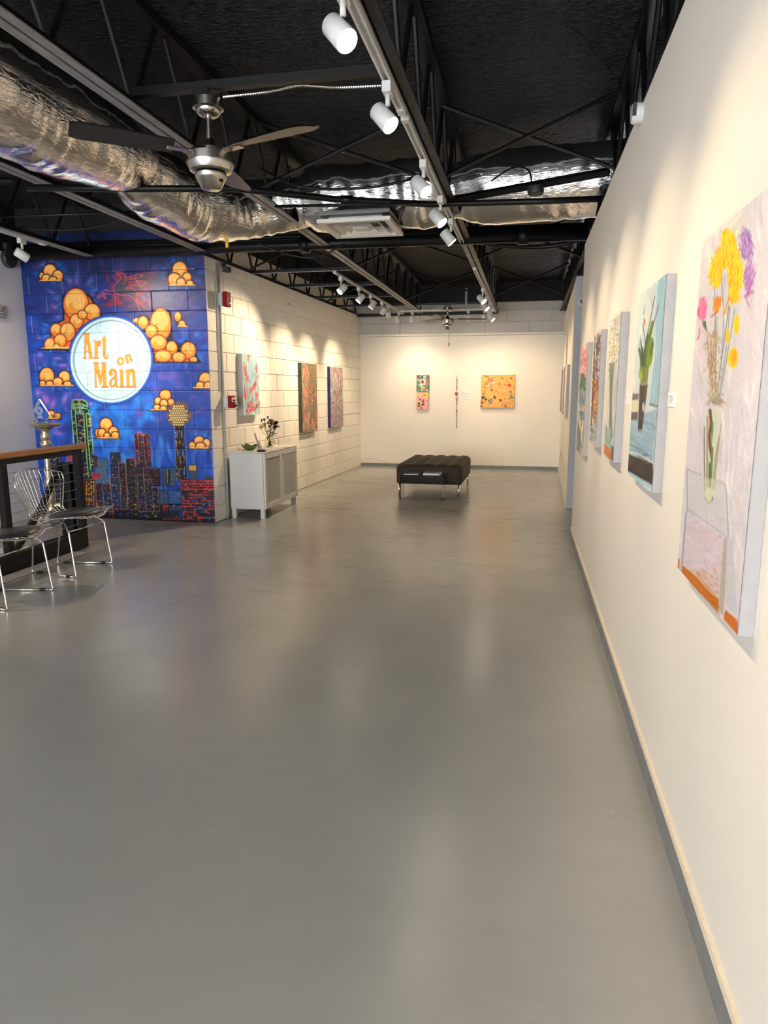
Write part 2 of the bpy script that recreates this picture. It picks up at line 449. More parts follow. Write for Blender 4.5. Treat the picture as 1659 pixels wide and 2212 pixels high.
pl = bpy.data.lights.new('window_portal', 'AREA'); pl.shape = 'RECTANGLE'; pl.size = 5.3; pl.size_y = 2.4; pl.cycles.is_portal = True
po = bpy.data.objects.new('window_portal', pl); po.location = (-2.35, -4.12, 1.33); po.rotation_euler = (PI / 2, 0, PI); COL.objects.link(po)

# ------------------------------------------------------------------ stairwell behind the railing
STAIR = mat('dark_stair', (0.03, 0.032, 0.04), 0.4)
sw = MB()
sw.box(-5.0, -3.70, 4.95, 5.0, -1.8, -0.121); sw.box(-3.72, -3.67, -4.2, 4.949, -1.8, -0.121); sw.box(-5.0, -3.72, -4.2, 4.949, -1.85, -1.8)
struct('wall_stairwell', sw, STAIR)
st = thing('staircase', 'dark stair flight going down behind the cable railing', 'stairs', (-4.36, 4.9, -0.17))
for k in range(8):
    MB().box(-4.98, -3.74, 4.93 - 0.26 * (k + 1), 4.95 - 0.26 * k, -0.19 * (k + 1) - 0.04, -0.19 * (k + 1)).build('step', STAIR, st)

# ------------------------------------------------------------------ painted block wall with mural
COURSE = [0.0, 0.165] + [0.165 + 0.189 * k for k in range(1, 14)] + [2.80]
BLUEP = mat('navy_mural_ground', srgb(22, 42, 100), 0.35, bump=(70, 0.35, 0.004))
wm = struct('wall_mural', MB().box(-5.1, -3.0325, YM + 0.005, YM + 0.007, 0, DECK - 0.001), BLUEP)
struct('wall_mural_core', MB().box(-5.1, -3.14, YM + 0.008, YM + 0.3, 0, DECK - 0.001), BLUEP)
struct('wall_mural_top', MB().box(-5.0, -3.04, YM - 0.012, YM + 0.004, 2.805, DECK - 0.002), BLKPAINT)

# ------------------------------------------------------------------ white block wall
ang_l = math.atan2(1, 0.029)
ML = Matrix.Translation((-3.03, YM, 0)) @ Matrix.Rotation(ang_l, 4, 'Z')
LEN_L = 5.52
wl = bpy.data.objects.new('wall_left', MB().box(0.006, LEN_L, 0.010, 0.10, 0, 2.555).mesh('wall_left', BLOCKW))
wl.matrix_basis = ML; link(wl); tag(wl, kind='structure')
blk = {}
for r in range(len(COURSE) - 1):
    z0, z1 = COURSE[r], min(COURSE[r + 1], 2.556)
    if z0 >= 2.54: continue
    x = -0.19 if r % 2 else 0.0
    while x < LEN_L:
        a, b_ = max(x, 0.0045) + 0.003, min(x + 0.38, LEN_L) - 0.004
        x += 0.38
        if b_ - a < 0.02: continue
        key = (round(b_ - a, 3), round(z1 - z0, 3))
        if key not in blk:
            blk[key] = MB().bbox(0, key[0], 0, 0.03, 0.0035, key[1] - 0.0035, 0.0045).mesh('block', BLOCKW)
        o = bpy.data.objects.new('block', blk[key]); o.location = (a, random.uniform(-0.0012, 0.0012), z0)
        o.rotation_euler = (0, random.uniform(-0.002, 0.002), 0); o.matrix_basis = Matrix.Translation(o.location)
        link(o, wl, False)
def lw(x, off, z): return ML @ Vector((x, -off, z))          # point along the white block wall, off metres proud of it
ul = bpy.data.objects.new('wall_left_upper', MB().box(0.0, LEN_L + 0.1, 0.105, 0.3, 2.4, 2.79).mesh('wall_left_upper', WHITE))
ul.matrix_basis = ML; link(ul); tag(ul, kind='structure')
ut = bpy.data.objects.new('wall_left_upper_top', MB().box(0.31, LEN_L + 0.1, 0.10, 0.3, 2.795, DECK - 0.003).mesh('wall_left_upper_top', BLKPAINT))
ut.matrix_basis = ML; link(ut); tag(ut, kind='structure')

# ------------------------------------------------------------------ the mural
MUR = [[374.178, 59.8742, 38.009], [-49.2371, 691.625, 503.015], [-0.058304, 0.072181, 1.0]]  # homography from the mural's unit square to image pixels
mc = Canvas(440, 620, (30, 62, 150), MUR)
K = (14, 16, 26)
OR, ORL, ORD, ORY = (240, 140, 52), (252, 186, 96), (226, 96, 30), (222, 152, 44)
# --- sky: brushed blues, purples
mc.ell(250, 520, 320, 90, (16, 26, 66), a=0.9, soft=True)
mc.strokes(260, (40, 495, 470, 700), [(24, 44, 112), (20, 34, 84), (34, 66, 160), (46, 54, 128)], 46, 15, lambda x, y: math.atan2(y - 660, x - 200), 0.55, 0.6)
mc.strokes(420, (40, 690, 470, 1080), [(28, 72, 180), (34, 92, 210), (44, 110, 226), (24, 56, 146), (38, 60, 160)], 40, 13, lambda x, y: math.atan2(y - 770, x - 240), 0.6, 0.7)
mc.strokes(130, (60, 560, 460, 940), [(104, 66, 150), (140, 88, 178), (92, 60, 146)], 36, 13, lambda x, y: math.atan2(y - 760, x - 240), 0.45, 0.5)
mc.strokes(150, (90, 940, 465, 1075), [(70, 134, 228), (84, 150, 236), (40, 90, 200), (22, 52, 128)], 34, 8, PI / 2, 0.75, 0.12)
mc.strokes(60, (200, 855, 330, 1000), [(32, 130, 226), (50, 150, 232), (40, 104, 216)], 34, 16, 1.2, 0.6, 0.8)
for cx, cy, rx, ry, ro in ((166, 605, 9, 16, 0), (194, 610, 8, 14, 0.3), (200, 634, 8, 7, 0), (150, 606, 7, 12, -0.2), (118, 662, 15, 7, 0.5), (126, 684, 14, 6, -0.3),
        (112, 632, 14, 6, 0.5), (86, 730, 9, 3.5, -0.1), (122, 646, 10, 5, 0.5), (90, 572, 9, 6, 0), (112, 564, 12, 4, 0)):
    mc.ell(cx, cy, rx, ry, (156, 104, 188), ro, 0.75, soft=True)
for cx, cy, rx, ry, ro in ((87, 766, 7, 7, 0), (82, 846, 8, 9, 0.3), (98, 862, 9, 18, -0.5), (115, 872, 8, 15, 0.2), (140, 862, 7, 16, 0.4), (143, 884, 5, 6, 0),
        (135, 789, 14, 4, 0), (124, 774, 12, 4, 0), (118, 918, 14, 12, 0.7), (126, 936, 14, 6, 0.2), (196, 873, 5, 5, 0)):
    mc.ell(cx, cy, rx, ry, (174, 112, 206), ro, 0.85, soft=True)
for cx, cy, rx, ry, ro in ((352, 812, 16, 9, 0), (378, 812, 14, 9, 0.2), (384, 836, 12, 5, 0), (334, 842, 6, 8, 0), (322, 865, 7, 6, 0), (345, 905, 12, 6, -0.5), (416, 858, 10, 7, -0.6),
        (430, 888, 18, 6, -0.4), (300, 892, 12, 8, 0.3), (395, 640, 10, 6, -0.5), (412, 648, 16, 4, -0.6), (412, 672, 20, 4, -0.4), (393, 716, 6, 6, 0), (270, 880, 9, 4, 0)):
    mc.ell(cx, cy, rx, ry, (134, 84, 176), ro, 0.7, soft=True)
for i in range(230):
    mc.ell(random.uniform(250, 455), random.uniform(780, 935), 0.45, 0.45, (190, 220, 250), a=0.8)
# --- haloes in lighter blue round the clouds
for cx, cy, rx, ry in ((108, 588, 30, 22), (166, 640, 40, 46), (140, 715, 44, 34), (392, 592, 42, 32), (404, 752, 38, 36), (120, 812, 42, 28), (232, 920, 34, 28), (432, 955, 30, 18)):
    for k in range(26):
        a = random.uniform(0, 2 * PI)
        mc.ell(cx + rx * math.cos(a), cy + ry * math.sin(a), random.uniform(5, 10), random.uniform(2, 4), random.choice([(48, 112, 196), (40, 140, 216), (60, 120, 220)]), a, 0.6, soft=True)
# --- red neon winged horse
mc.strokes(90, (222, 585, 330, 668), [(150, 36, 52), (176, 50, 62), (96, 26, 58)], 20, 9, 0.6, 0.55, 0.9)
mc.ell(300, 610, 40, 22, (30, 26, 60), a=0.6, soft=True)
mc.ell(365, 648, 26, 14, (70, 84, 150), a=0.5, soft=True)  # soft pale glare of a lamp on gloss paint, put into the colour
mc.at(240, 540, 7.213)
mc.poly([(120, 370), (170, 420), (210, 440), (200, 520), (230, 600), (330, 640), (400, 660), (380, 760), (300, 720), (180, 690), (60, 660), (40, 590), (90, 520), (150, 440), (110, 400)], (66, 70, 84), 0.9)
NE = (236, 92, 100)
for P in ([(40, 320), (70, 350), (100, 380), (165, 430), (90, 500), (40, 570), (40, 620), (80, 680), (180, 705), (280, 710), (380, 790), (430, 880), (445, 950)],
          [(60, 340), (110, 360), (170, 360), (220, 380), (235, 420), (215, 460), (225, 500), (190, 530)],
          [(215, 600), (330, 600), (400, 650), (470, 690), (530, 750), (540, 790), (480, 740), (410, 680)],
          [(390, 660), (400, 760), (450, 830), (540, 910)],
          [(200, 400), (250, 430), (350, 400), (490, 385), (440, 430), (300, 440)], [(230, 470), (330, 450), (430, 480), (545, 495), (480, 560), (340, 560), (240, 590)],
          [(260, 500), (380, 500), (500, 520)], [(260, 540), (380, 530), (470, 545)], [(340, 420), (340, 600)], [(390, 470), (430, 520)],
          [(40, 640), (-40, 640), (-70, 620), (-180, 690), (-215, 740), (-190, 745), (-100, 680), (0, 690), (70, 700)], [(-120, 680), (-110, 740), (-80, 760), (-100, 690)]):
    mc.curve(P, 9, NE, 0.9)
mc.at()
# --- clouds
def lobe(cx, cy, rx, ry, base, out=2.2):
    mc.ell(cx, cy, rx + out, ry + out, K, clip=base + 1.2)
    mc.ell(cx, cy, rx, ry, ORD, clip=base)
    mc.ell(cx + 0.03 * rx, cy - 0.04 * ry, rx * 0.93, ry * 0.92, OR, clip=base)
    mc.ell(cx - 0.04 * rx, cy - 0.22 * ry, rx * 0.78, ry * 0.66, ORL, clip=base)
    mc.ell(cx + 0.05 * rx, cy + 0.18 * ry, rx * 0.62, ry * 0.34, ORY, 0.25, clip=base)
    mc.ell(cx + 0.18 * rx, cy - 0.02 * ry, rx * 0.44, ry * 0.34, ORL, 0.3, clip=base)
def cloud(base, u0, u1, lobes):
    mc.poly([(u0 - 2, base + 2), (u0 + 8, base - 3), (u1 - 8, base - 3), (u1 + 2, base + 2)], K)
    mc.poly([(u0 + 4, base + 0.4), (u0 + 10, base - 3), (u1 - 10, base - 3), (u1 - 4, base + 0.4)], OR)
    for l in lobes: lobe(*l, base)
    mc.poly([(u0 + 3, base + 0.6), (u0 + 10, base - 1.6), (u1 - 9, base - 1.6), (u1 - 3, base + 0.6)], ORL)
    mc.line([(u0 - 1, base + 1.6), (u1 + 1, base + 1.6)], 1.6, K)
cloud(606, 80, 137, [(108, 587, 14, 16), (90, 596, 5, 7), (125, 596, 11, 12), (100, 601, 9, 8), (114, 603, 8, 5)])
cloud(616, 357, 427, [(388, 584, 16, 19), (376, 604, 14, 14), (404, 599, 9, 10), (391, 610, 9, 9), (410, 612, 7, 6)])
cloud(833, 80, 165, [(101, 813, 16, 19), (139, 815, 12, 14), (125, 825, 10, 9), (92, 828, 6, 6), (146, 829, 8, 5), (107, 829, 7, 6)])
cloud(904, 96, 133, [(111, 895, 8, 8), (125, 898, 6, 6), (108, 901, 6, 4)])
cloud(946, 203, 262, [(229, 918, 13, 15), (213, 935, 7, 9), (220, 935, 8, 9), (245, 932, 10, 10), (231, 941, 6, 6), (249, 940, 8, 7)])
cloud(886, 319, 366, [(357, 854, 12, 12), (341, 867, 7, 9), (369, 869, 7, 7), (354, 872, 8, 9), (339, 880, 7, 6), (353, 882, 7, 5)])
cloud(838, 411, 470, [(444, 820, 14, 15), (432, 833, 9, 8), (449, 833, 8, 8)])
cloud(968, 404, 457, [(430, 954, 11, 12), (446, 958, 8, 10), (415, 962, 7, 7), (433, 964, 10, 8)])
mc.poly([(376, 690), (382, 678), (392, 678), (394, 694), (410, 706), (383, 707)], K); lobe(384, 684, 7, 10, 706, 1.2); lobe(393, 699, 7, 6, 705, 1.2); mc.poly([(383, 706), (386, 702), (400, 702), (407, 706)], ORL)
# large clouds tucked behind the moon
mc.poly([(80, 757), (100, 748), (115, 700), (135, 690), (134, 640), (165, 619), (197, 640), (222, 680), (230, 700), (190, 790), (140, 757)], K)
mc.poly([(90, 753), (104, 748), (118, 702), (140, 692), (138, 645), (165, 623), (193, 643), (217, 682), (225, 705), (185, 780), (150, 753)], ORD)
for l in ((164, 657, 27, 34), (199, 674, 17, 18), (165, 694, 14, 16), (178, 680, 10, 9), (121, 713, 12, 14), (146, 717, 16, 20), (109, 746, 13, 16), (130, 736, 13, 14), (122, 750, 7, 7)):
    lobe(*l, 753, 1.6)
mc.poly([(86, 753), (104, 749), (150, 749), (150, 753)], ORL); mc.line([(82, 755), (152, 755)], 2.0, K)
mc.poly([(283, 694), (292, 684), (300, 692), (302, 680), (318, 680), (324, 690), (326, 668), (347, 662), (370, 672), (374, 735), (386, 740), (392, 742), (402, 734), (424, 744), (426, 770), (437, 784), (333, 785), (320, 740)], K)
mc.poly([(286, 694), (305, 700), (324, 720), (332, 750), (335, 781), (425, 781), (395, 772), (372, 748), (350, 735), (330, 695)], ORD)
for l in ((295, 693, 8, 6), (309, 697, 11, 14), (347, 701, 23, 35), (327, 716, 13, 14), (342, 740, 18, 16), (371, 752, 12, 15), (407, 757, 16, 18), (352, 769, 18, 13), (386, 772, 14, 11), (418, 777, 8, 6)):
    lobe(*l, 781, 1.6)
mc.line([(334, 783), (436, 783)], 2.2, K)
# --- moon disc
mc.ell(239, 777.5, 93, 98, K); mc.ell(239, 777.5, 92, 97, (38, 84, 196))
mc.ell(239, 777.5, 87, 92, (186, 232, 236)); mc.ell(239, 777.5, 81.5, 86.5, (128, 146, 158)); mc.ell(240, 778, 79, 84, (190, 234, 238))
def in_moon(x, y, k=0.9): return ((x - 239) / 80) ** 2 + ((y - 777.5) / 85) ** 2 < k
for i in range(260):
    x, y = random.uniform(165, 315), random.uniform(700, 855)
    d = ((x - 239) / 80) ** 2 + ((y - 777.5) / 85) ** 2
    if d > 0.93 or (d < 0.25 and random.random() < 0.6): continue
    if random.random() < 0.7: mc.rect(x, y, x + random.uniform(1, 6), y + random.uniform(0.6, 2.2), (146, 166, 174), 0.75)
    else: mc.rect(x, y, x + random.uniform(0.6, 1.6), y + random.uniform(2, 9), (150, 170, 178), 0.7)
for i in range(40):
    x, y = random.uniform(170, 300), random.uniform(715, 845)
    mc.ell(x, y, random.uniform(2, 6), random.uniform(1, 3), (160, 182, 188), random.uniform(0, 3), 0.35, soft=True)
# --- lettering
mc.at(140, 670, 8.295)
LO, LI = (214, 92, 36), (250, 158, 44)
def letters(o, col):
    R = lambda x0, y0, x1, y1: mc.rect(x0 - o, y0 - o, x1 + o, y1 + o, col)
    Ln = lambda P, w: mc.line(P, w + 2 * o, col)
    Cv = lambda P, w: mc.curve(P, w + 2 * o, col)
    def Pl(P):
        mc.poly(P, col)
        if o: mc.line(P, 2 * o, col, closed=True)
    # A
    R(350, 416, 440, 430); Pl([(365, 430), (425, 430), (492, 855), (440, 855), (395, 500), (362, 855), (346, 855)]); R(365, 728, 455, 742); R(330, 854, 385, 866); R(428, 854, 510, 866)
    # r
    Pl([(512, 550), (585, 556), (585, 855), (540, 855), (540, 575)]); R(526, 854, 612, 866); Cv([(580, 640), (590, 575), (622, 562), (634, 600)], 22); mc.ell(618, 622, 20 + o, 22 + o, col)
    # t
    Pl([(715, 455), (660, 550), (745, 550)]); Pl([(685, 550), (726, 550), (728, 800), (740, 850), (762, 850), (766, 780), (772, 790), (768, 862), (742, 880), (712, 868), (690, 820)])
    # on
    mc.ell(998, 915, 60 + o, 68 + o, col)
    Ln([(1092, 820), (1128, 935)], 34); Cv([(1100, 830), (1140, 802), (1165, 830), (1195, 905)], 28)
    # M
    R(516, 940, 598, 954); R(656, 940, 740, 954); Pl([(530, 954), (585, 954), (655, 1230), (668, 954), (732, 954), (745, 1370), (690, 1370), (680, 1080), (640, 1350), (556, 1050), (566, 1370), (548, 1370)]); R(536, 1368, 590, 1382); R(660, 1370, 778, 1384)
    # a
    mc.ell(828, 1142, 27 + o, 32 + o, col); Cv([(806, 1130), (830, 1075), (875, 1068), (908, 1110), (912, 1200), (918, 1330), (938, 1372)], 30); Cv([(905, 1195), (850, 1235), (815, 1300), (835, 1365), (890, 1350), (912, 1290)], 26)
    # i
    Pl([(972, 1070), (1040, 1070), (1048, 1372), (998, 1372), (994, 1090)]); R(974, 1370, 1064, 1384)
    # n
    Pl([(1088, 1070), (1148, 1070), (1162, 1372), (1112, 1372), (1106, 1090)]); R(1088, 1370, 1180, 1384); R(1186, 1370, 1276, 1384)
    Cv([(1152, 1120), (1185, 1072), (1220, 1084), (1234, 1150), (1248, 1365)], 40)
letters(7, LO); letters(-4, LI)
mc.ell(998, 915, 32, 40, LO); mc.ell(998, 915, 27, 35, (190, 234, 238)); mc.ell(998, 915, 12, 18, (206, 196, 180))
for i in range(70):
    x, y = random.uniform(340, 1260), random.uniform(430, 1370)
    mc.rect(x, y, x + random.uniform(6, 18), y + random.uniform(8, 34), (250, 190, 60), 0.12)
mc.at()
# --- skyline
YW, BW, OW, RW = (246, 206, 92), (84, 132, 206), (232, 132, 62), (206, 62, 74)
def bldg(P, fill=(18, 24, 42), edge=(36, 40, 58), ew=0.8, n=40, cols=(YW, BW, YW, OW), wsz=(1.2, 1.0)):
    mc.poly(P, fill); us = [p[0] for p in P]; vs = [p[1] for p in P]
    for i in range(n):
        x, y = random.uniform(min(us) + 1, max(us) - 2.5), random.uniform(min(vs) + 2, max(vs) - 2)
        y = round(y / 2.6) * 2.6
        mc.rect(x, y, x + wsz[0] * random.uniform(0.7, 1.6), y + wsz[1] * random.uniform(0.7, 1.3), random.choice(cols), 0.9)
    if ew: mc.line(P, ew, edge, closed=True)
SAL = (206, 116, 92)
mc.rect(85, 1085, 470, 1140, (12, 14, 24))
mc.strokes(70, (90, 1060, 470, 1120), [(14, 20, 40), (20, 30, 60)], 20, 10, 0, 0.8, 0.2)
# back row
bldg([(204, 991), (231, 991), (235, 1045), (206, 1045)], (76, 98, 128), (30, 40, 60), 1, 46, ((24, 30, 44), YW, (120, 150, 180), (24, 30, 44)))
bldg([(200, 984), (211, 984), (211, 1010), (201, 1010)], (28, 24, 40), RW, 0.6, 14, (RW, OW, YW))
bldg([(237, 977), (261, 977), (262, 1032), (239, 1032)], (22, 34, 62), (46, 80, 140), 0.8, 50, (YW, BW, (60, 100, 160)))
bldg([(290, 937), (322, 937), (328, 1010), (294, 1010)], (28, 22, 40), (176, 62, 78), 1, 110, (RW, OW, BW, YW, (120, 40, 56)), (2.2, 0.9))
mc.at(270, 920, 7.9)
for P in ([(215, 150), (250, 640)], [(308, 150), (352, 700)], [(375, 190), (410, 620)], [(210, 165), (410, 165)]): mc.line(P, 8, (196, 84, 84))
mc.curve([(212, 175), (218, 130), (258, 112), (298, 130), (306, 175)], 11, (224, 112, 98)); mc.at()
# round-topped tower with lights
for i in range(60):
    a = random.uniform(0, 2 * PI); mc.ell(386 + 22 * math.cos(a), 895 + 22 * math.sin(a), random.uniform(4, 9), random.uniform(2, 4), random.choice([(176, 96, 44), (150, 82, 44), (120, 74, 50)]), a, 0.6, soft=True)
mc.poly([(377, 915), (397, 915), (400, 975), (405, 1040), (381, 1040), (379, 975)], (26, 20, 26))
mc.line([(376, 915), (381, 1040)], 1.2, (90, 140, 210)); mc.line([(398, 915), (406, 1040)], 1.2, (70, 120, 200))
for i in range(90):
    v = random.uniform(918, 1034); k = (v - 915) / 125; x = random.choice((378.5, 386, 395)) + 3.5 * k + random.uniform(-1, 1.6)
    mc.rect(x, v, x + 1.0, v + random.uniform(1, 3.4), random.choice([(228, 150, 52), (200, 100, 50), (150, 50, 50), (236, 190, 90)]))
for x, y in ((382.5, 931), (392, 931), (384.5, 972), (395, 972), (387, 1012), (398, 1012)): mc.rect(x - 0.8, y, x + 0.8, y + 14, (96, 156, 236))
mc.ell(385.3, 897.4, 20.5, 23, (28, 34, 40))
for j in range(-4, 5):
    for i in range(-4, 5):
        x, y = 385.3 + i * 4.6 + (j % 2) * 2.3, 897 + j * 5.0
        if ((x - 385.3) / 20.8) ** 2 + ((y - 897.4) / 23) ** 2 < 1.0:
            mc.ell(x, y + 0.4, 1.9, 2.2, (190, 140, 60)); mc.ell(x, y, 1.3, 1.6, (255, 232, 170))
# green-edged tower
mc.at(90, 860, 7.9)
mc.poly([(515, 90), (540, 30), (710, 30), (770, 70), (800, 160), (825, 270), (885, 1000), (875, 1385), (650, 1385), (580, 760), (545, 760), (512, 200)], (17, 24, 44))
for i in range(150):
    y = random.uniform(45, 1340); k = y / 1340
    if y < 240: x0, x1 = 575 + 60 * k, 730 + 60 * k
    else: x0, x1 = random.choice([(600 + 65 * k, 690 + 85 * k), (600 + 65 * k, 690 + 85 * k), (785 + 40 * k, 830 + 40 * k), (525 + 60 * k, 560 + 80 * k)])
    x = random.uniform(x0, x1); mc.line([(x - random.uniform(6, 26), y + 4), (x + random.uniform(4, 26), y - 4)], random.uniform(9, 17), random.choice([(240, 186, 84), (120, 160, 206), (222, 120, 60), (70, 104, 150), (206, 196, 120), (120, 160, 206)]), 0.9)
GRN = (150, 226, 112)
for P in ([(545, 200), (535, 30), (710, 30), (770, 70), (780, 130)], [(575, 240), (565, 100), (700, 100), (785, 150)], [(650, 250), (645, 170), (760, 175), (805, 215)],
          [(665, 1380), (620, 760), (570, 255), (715, 250), (740, 640), (798, 1350)], [(840, 1240), (790, 700), (755, 260), (822, 275), (882, 950)], [(550, 760), (505, 200)], [(520, 90), (520, 190)]):
    mc.line(P, 12, GRN)
# left: pyramid roof, red sign
mc.poly([(235, 945), (90, 1160), (100, 1900), (520, 1900), (500, 1300), (430, 1230)], (20, 28, 56)); mc.line([(90, 1160), (235, 945), (430, 1230)], 16, (12, 16, 34))
for i in range(90):
    y = random.uniform(980, 1880); hw = min(150, (y - 945) * 0.62); x = 240 + random.uniform(-hw, hw) if y < 1240 else random.uniform(80, 500)
    mc.rect(x, y, x + random.uniform(8, 20), y + random.uniform(8, 16), random.choice([YW, OW, (90, 130, 190), YW]), 0.9)
mc.poly([(440, 950), (522, 918), (522, 1110), (450, 1125)], (168, 40, 56)); mc.line([(462, 1000), (462, 1050), (500, 1040)], 9, (240, 110, 100)); mc.line([(470, 985), (505, 975), (505, 1090)], 8, (240, 110, 100))
mc.at()
# middle and front rows
bldg([(256, 1000), (271, 1000), (276, 1100), (259, 1100)], (16, 24, 44), SAL, 1.1, 56)
bldg([(271, 990), (291, 990), (297, 1100), (276, 1100)], (14, 18, 30), SAL, 1.0, 70)
bldg([(291, 1009), (297, 1009), (310, 1010), (311, 1100), (296, 1100)], (18, 20, 32), (150, 84, 70), 0.8, 46)
bldg([(300, 1012), (346, 1012), (347, 1050), (302, 1050)], (38, 22, 34), (90, 34, 46), 0.7, 60, (YW, RW, OW, (120, 40, 50)))
bldg([(351, 1010), (380, 1010), (380, 1050), (353, 1050)], (66, 84, 112), (26, 34, 52), 1, 10, (YW, (30, 36, 50)))
mc.rect(358, 1014, 368, 1048, (28, 34, 46)); [mc.ell(361.5, 1016 + 4.4 * k, 1.1, 1.1, YW) for k in range(7)]
bldg([(407, 1003), (426, 1003), (426, 1034), (409, 1034)], (66, 80, 100), (24, 30, 44), 1, 0); mc.rect(408.5, 1006, 423, 1016, (216, 162, 46)); [mc.rect(409, 1018 + 4 * k, 423, 1019 + 4 * k, (40, 40, 50)) for k in range(4)]
mc.ell(450, 1033, 8, 7, (52, 62, 60), clip=1036)
bldg([(237, 1031), (259, 1031), (262, 1100), (240, 1100)], (26, 46, 86), SAL, 1.0, 56)
bldg([(221, 1046), (238, 1046), (244, 1105), (225, 1105)], (22, 34, 66), SAL, 1.0, 46)
bldg([(197, 1025), (206, 1022), (216, 1022), (217, 1034), (200, 1034)], (150, 40, 56), RW, 0.6, 4)
bldg([(181, 1036), (206, 1035), (209, 1096), (184, 1096)], (38, 24, 24), (196, 110, 60), 1.2, 0)
for k in range(4):
    for j in range(12): mc.rect(185.5 + 5 * k, 1040 + 4.4 * j, 188.3 + 5 * k, 1043 + 4.4 * j, random.choice([(226, 160, 44), (236, 186, 70), (212, 120, 48), (60, 40, 34)]))
bldg([(207, 1045), (220, 1045), (222, 1100), (210, 1100)], (28, 22, 40), (60, 40, 50), 0.6, 26, (RW, OW, YW, BW))
bldg([(296, 1026), (310, 1025), (318, 1105), (300, 1105)], (16, 24, 44), (176, 120, 90), 1.0, 50)
bldg([(311, 1037), (327, 1036), (335, 1105), (316, 1105)], (16, 22, 40), (176, 120, 90), 1.0, 50)
bldg([(328, 1053), (341, 1052), (345, 1105), (333, 1105)], (16, 22, 40), (150, 116, 90), 1.0, 34)
bldg([(344, 1060), (363, 1060), (363, 1090), (346, 1090)], (64, 82, 108), (24, 30, 44), 0.8, 12, (YW, OW, (30, 34, 46)))
bldg([(364, 1060), (390, 1060), (390, 1088), (366, 1088)], (60, 92, 150), (24, 30, 44), 0.8, 14, (YW, (28, 34, 50)))
mc.rect(345, 1089, 393, 1092, (10, 10, 14)); mc.ell(357, 1092, 6, 2.4, (196, 40, 40)); mc.rect(353, 1094, 355.5, 1104, (190, 36, 40)); mc.rect(359, 1094, 361.5, 1104, (190, 36, 40)); mc.rect(366, 1093, 390, 1103, (56, 74, 104))
# street of dashes
for i in range(520):
    x, y = random.uniform(100, 395), random.uniform(1060, 1118)
    if random.random() < (y - 1050) / 40: mc.rect(x, y, x + random.uniform(1.5, 5.5), y + random.uniform(0.8, 1.6), random.choice([(56, 96, 172), (44, 76, 140), (56, 96, 172), YW, (30, 44, 80), (200, 60, 50)] if y > 1085 else [(56, 96, 172), (44, 76, 140)]), 0.85)
mc.rect(90, 1117, 470, 1140, (9, 10, 15), 0.85)
# red banded block on the right
mc.poly([(389.5, 1035.5), (470, 1036), (470, 1122), (394, 1122)], (16, 15, 24))
for k in range(14):
    y = 1037 + k * 6.1; x = 390 + 0.3 * k
    while x < 468:
        l = random.uniform(6, 24); c = random.choice([(178, 50, 66), (150, 46, 62), (178, 50, 66), (58, 84, 146), (70, 40, 60), (20, 22, 40)] if k > 3 else [(196, 60, 76), (170, 48, 62)])
        mc.poly([(x, y), (x + l, y + 0.3), (x + l - 0.6, y + 3.6), (x - 0.3, y + 3.3)], c); x += l + random.uniform(0, 2)
    for q in range(3):
        xx = random.uniform(394, 460); mc.ell(xx, y + 4.6, 1.4, 0.8, (220, 190, 90))
mc.line([(389.5, 1035.5), (395, 1120)], 1.2, (70, 100, 160))
# --- signature
GLY = {'@': [[(3, 4), (2, 3), (1, 4), (2, 5), (3, 4.5), (4, 5), (4, 1), (0, 0), (0, 6), (4, 6)]], 'Y': [[(0, 0), (2, 3), (4, 0)], [(2, 3), (2, 6)]], 'O': [[(0, 0), (4, 0), (4, 6), (0, 6), (0, 0)]], 'U': [[(0, 0), (0, 6), (4, 6), (4, 0)]],
       'C': [[(4, 0), (0, 0), (0, 6), (4, 6)]], 'A': [[(0, 6), (0, 0), (4, 0), (4, 6)], [(0, 3), (4, 3)]], 'N': [[(0, 6), (0, 0), (4, 6), (4, 0)]], 'L': [[(0, 0), (0, 6), (4, 6)]], 'M': [[(0, 6), (0, 0), (2, 3), (4, 0), (4, 6)]], 'E': [[(4, 0), (0, 0), (0, 6), (4, 6)], [(0, 3), (3, 3)]]}
for i, ch in enumerate('@YOUCANCALLMEALEC'):
    mc.at(352.5 + i * 4.02, 1118.6, 1.42)
    for P in GLY[ch]: mc.line(P, 0.95, (190, 62, 62))
mc.at(426, 1116, 1.0)
for P in ([(0, 0), (8, 0), (8, 10), (0, 10), (0, 0)], [(2, 1), (2, 9)], [(4, 1), (4, 9)], [(6, 1), (6, 9)], [(0, 4), (8, 4)], [(1, 2), (7, 2)]): mc.line(P, 0.8, (180, 58, 66))
mc.at()
mc.grain(0.06, 2, 2); sky = mc.C[..., 2] > mc.C[..., 0] * 1.5; mc.C = np.where(sky[..., None], mc.C * np.interp(mc.V, [560, 720], [0.72, 1.0])[..., None] * np.array([0.86, 1.0, 1.02]), mc.C)
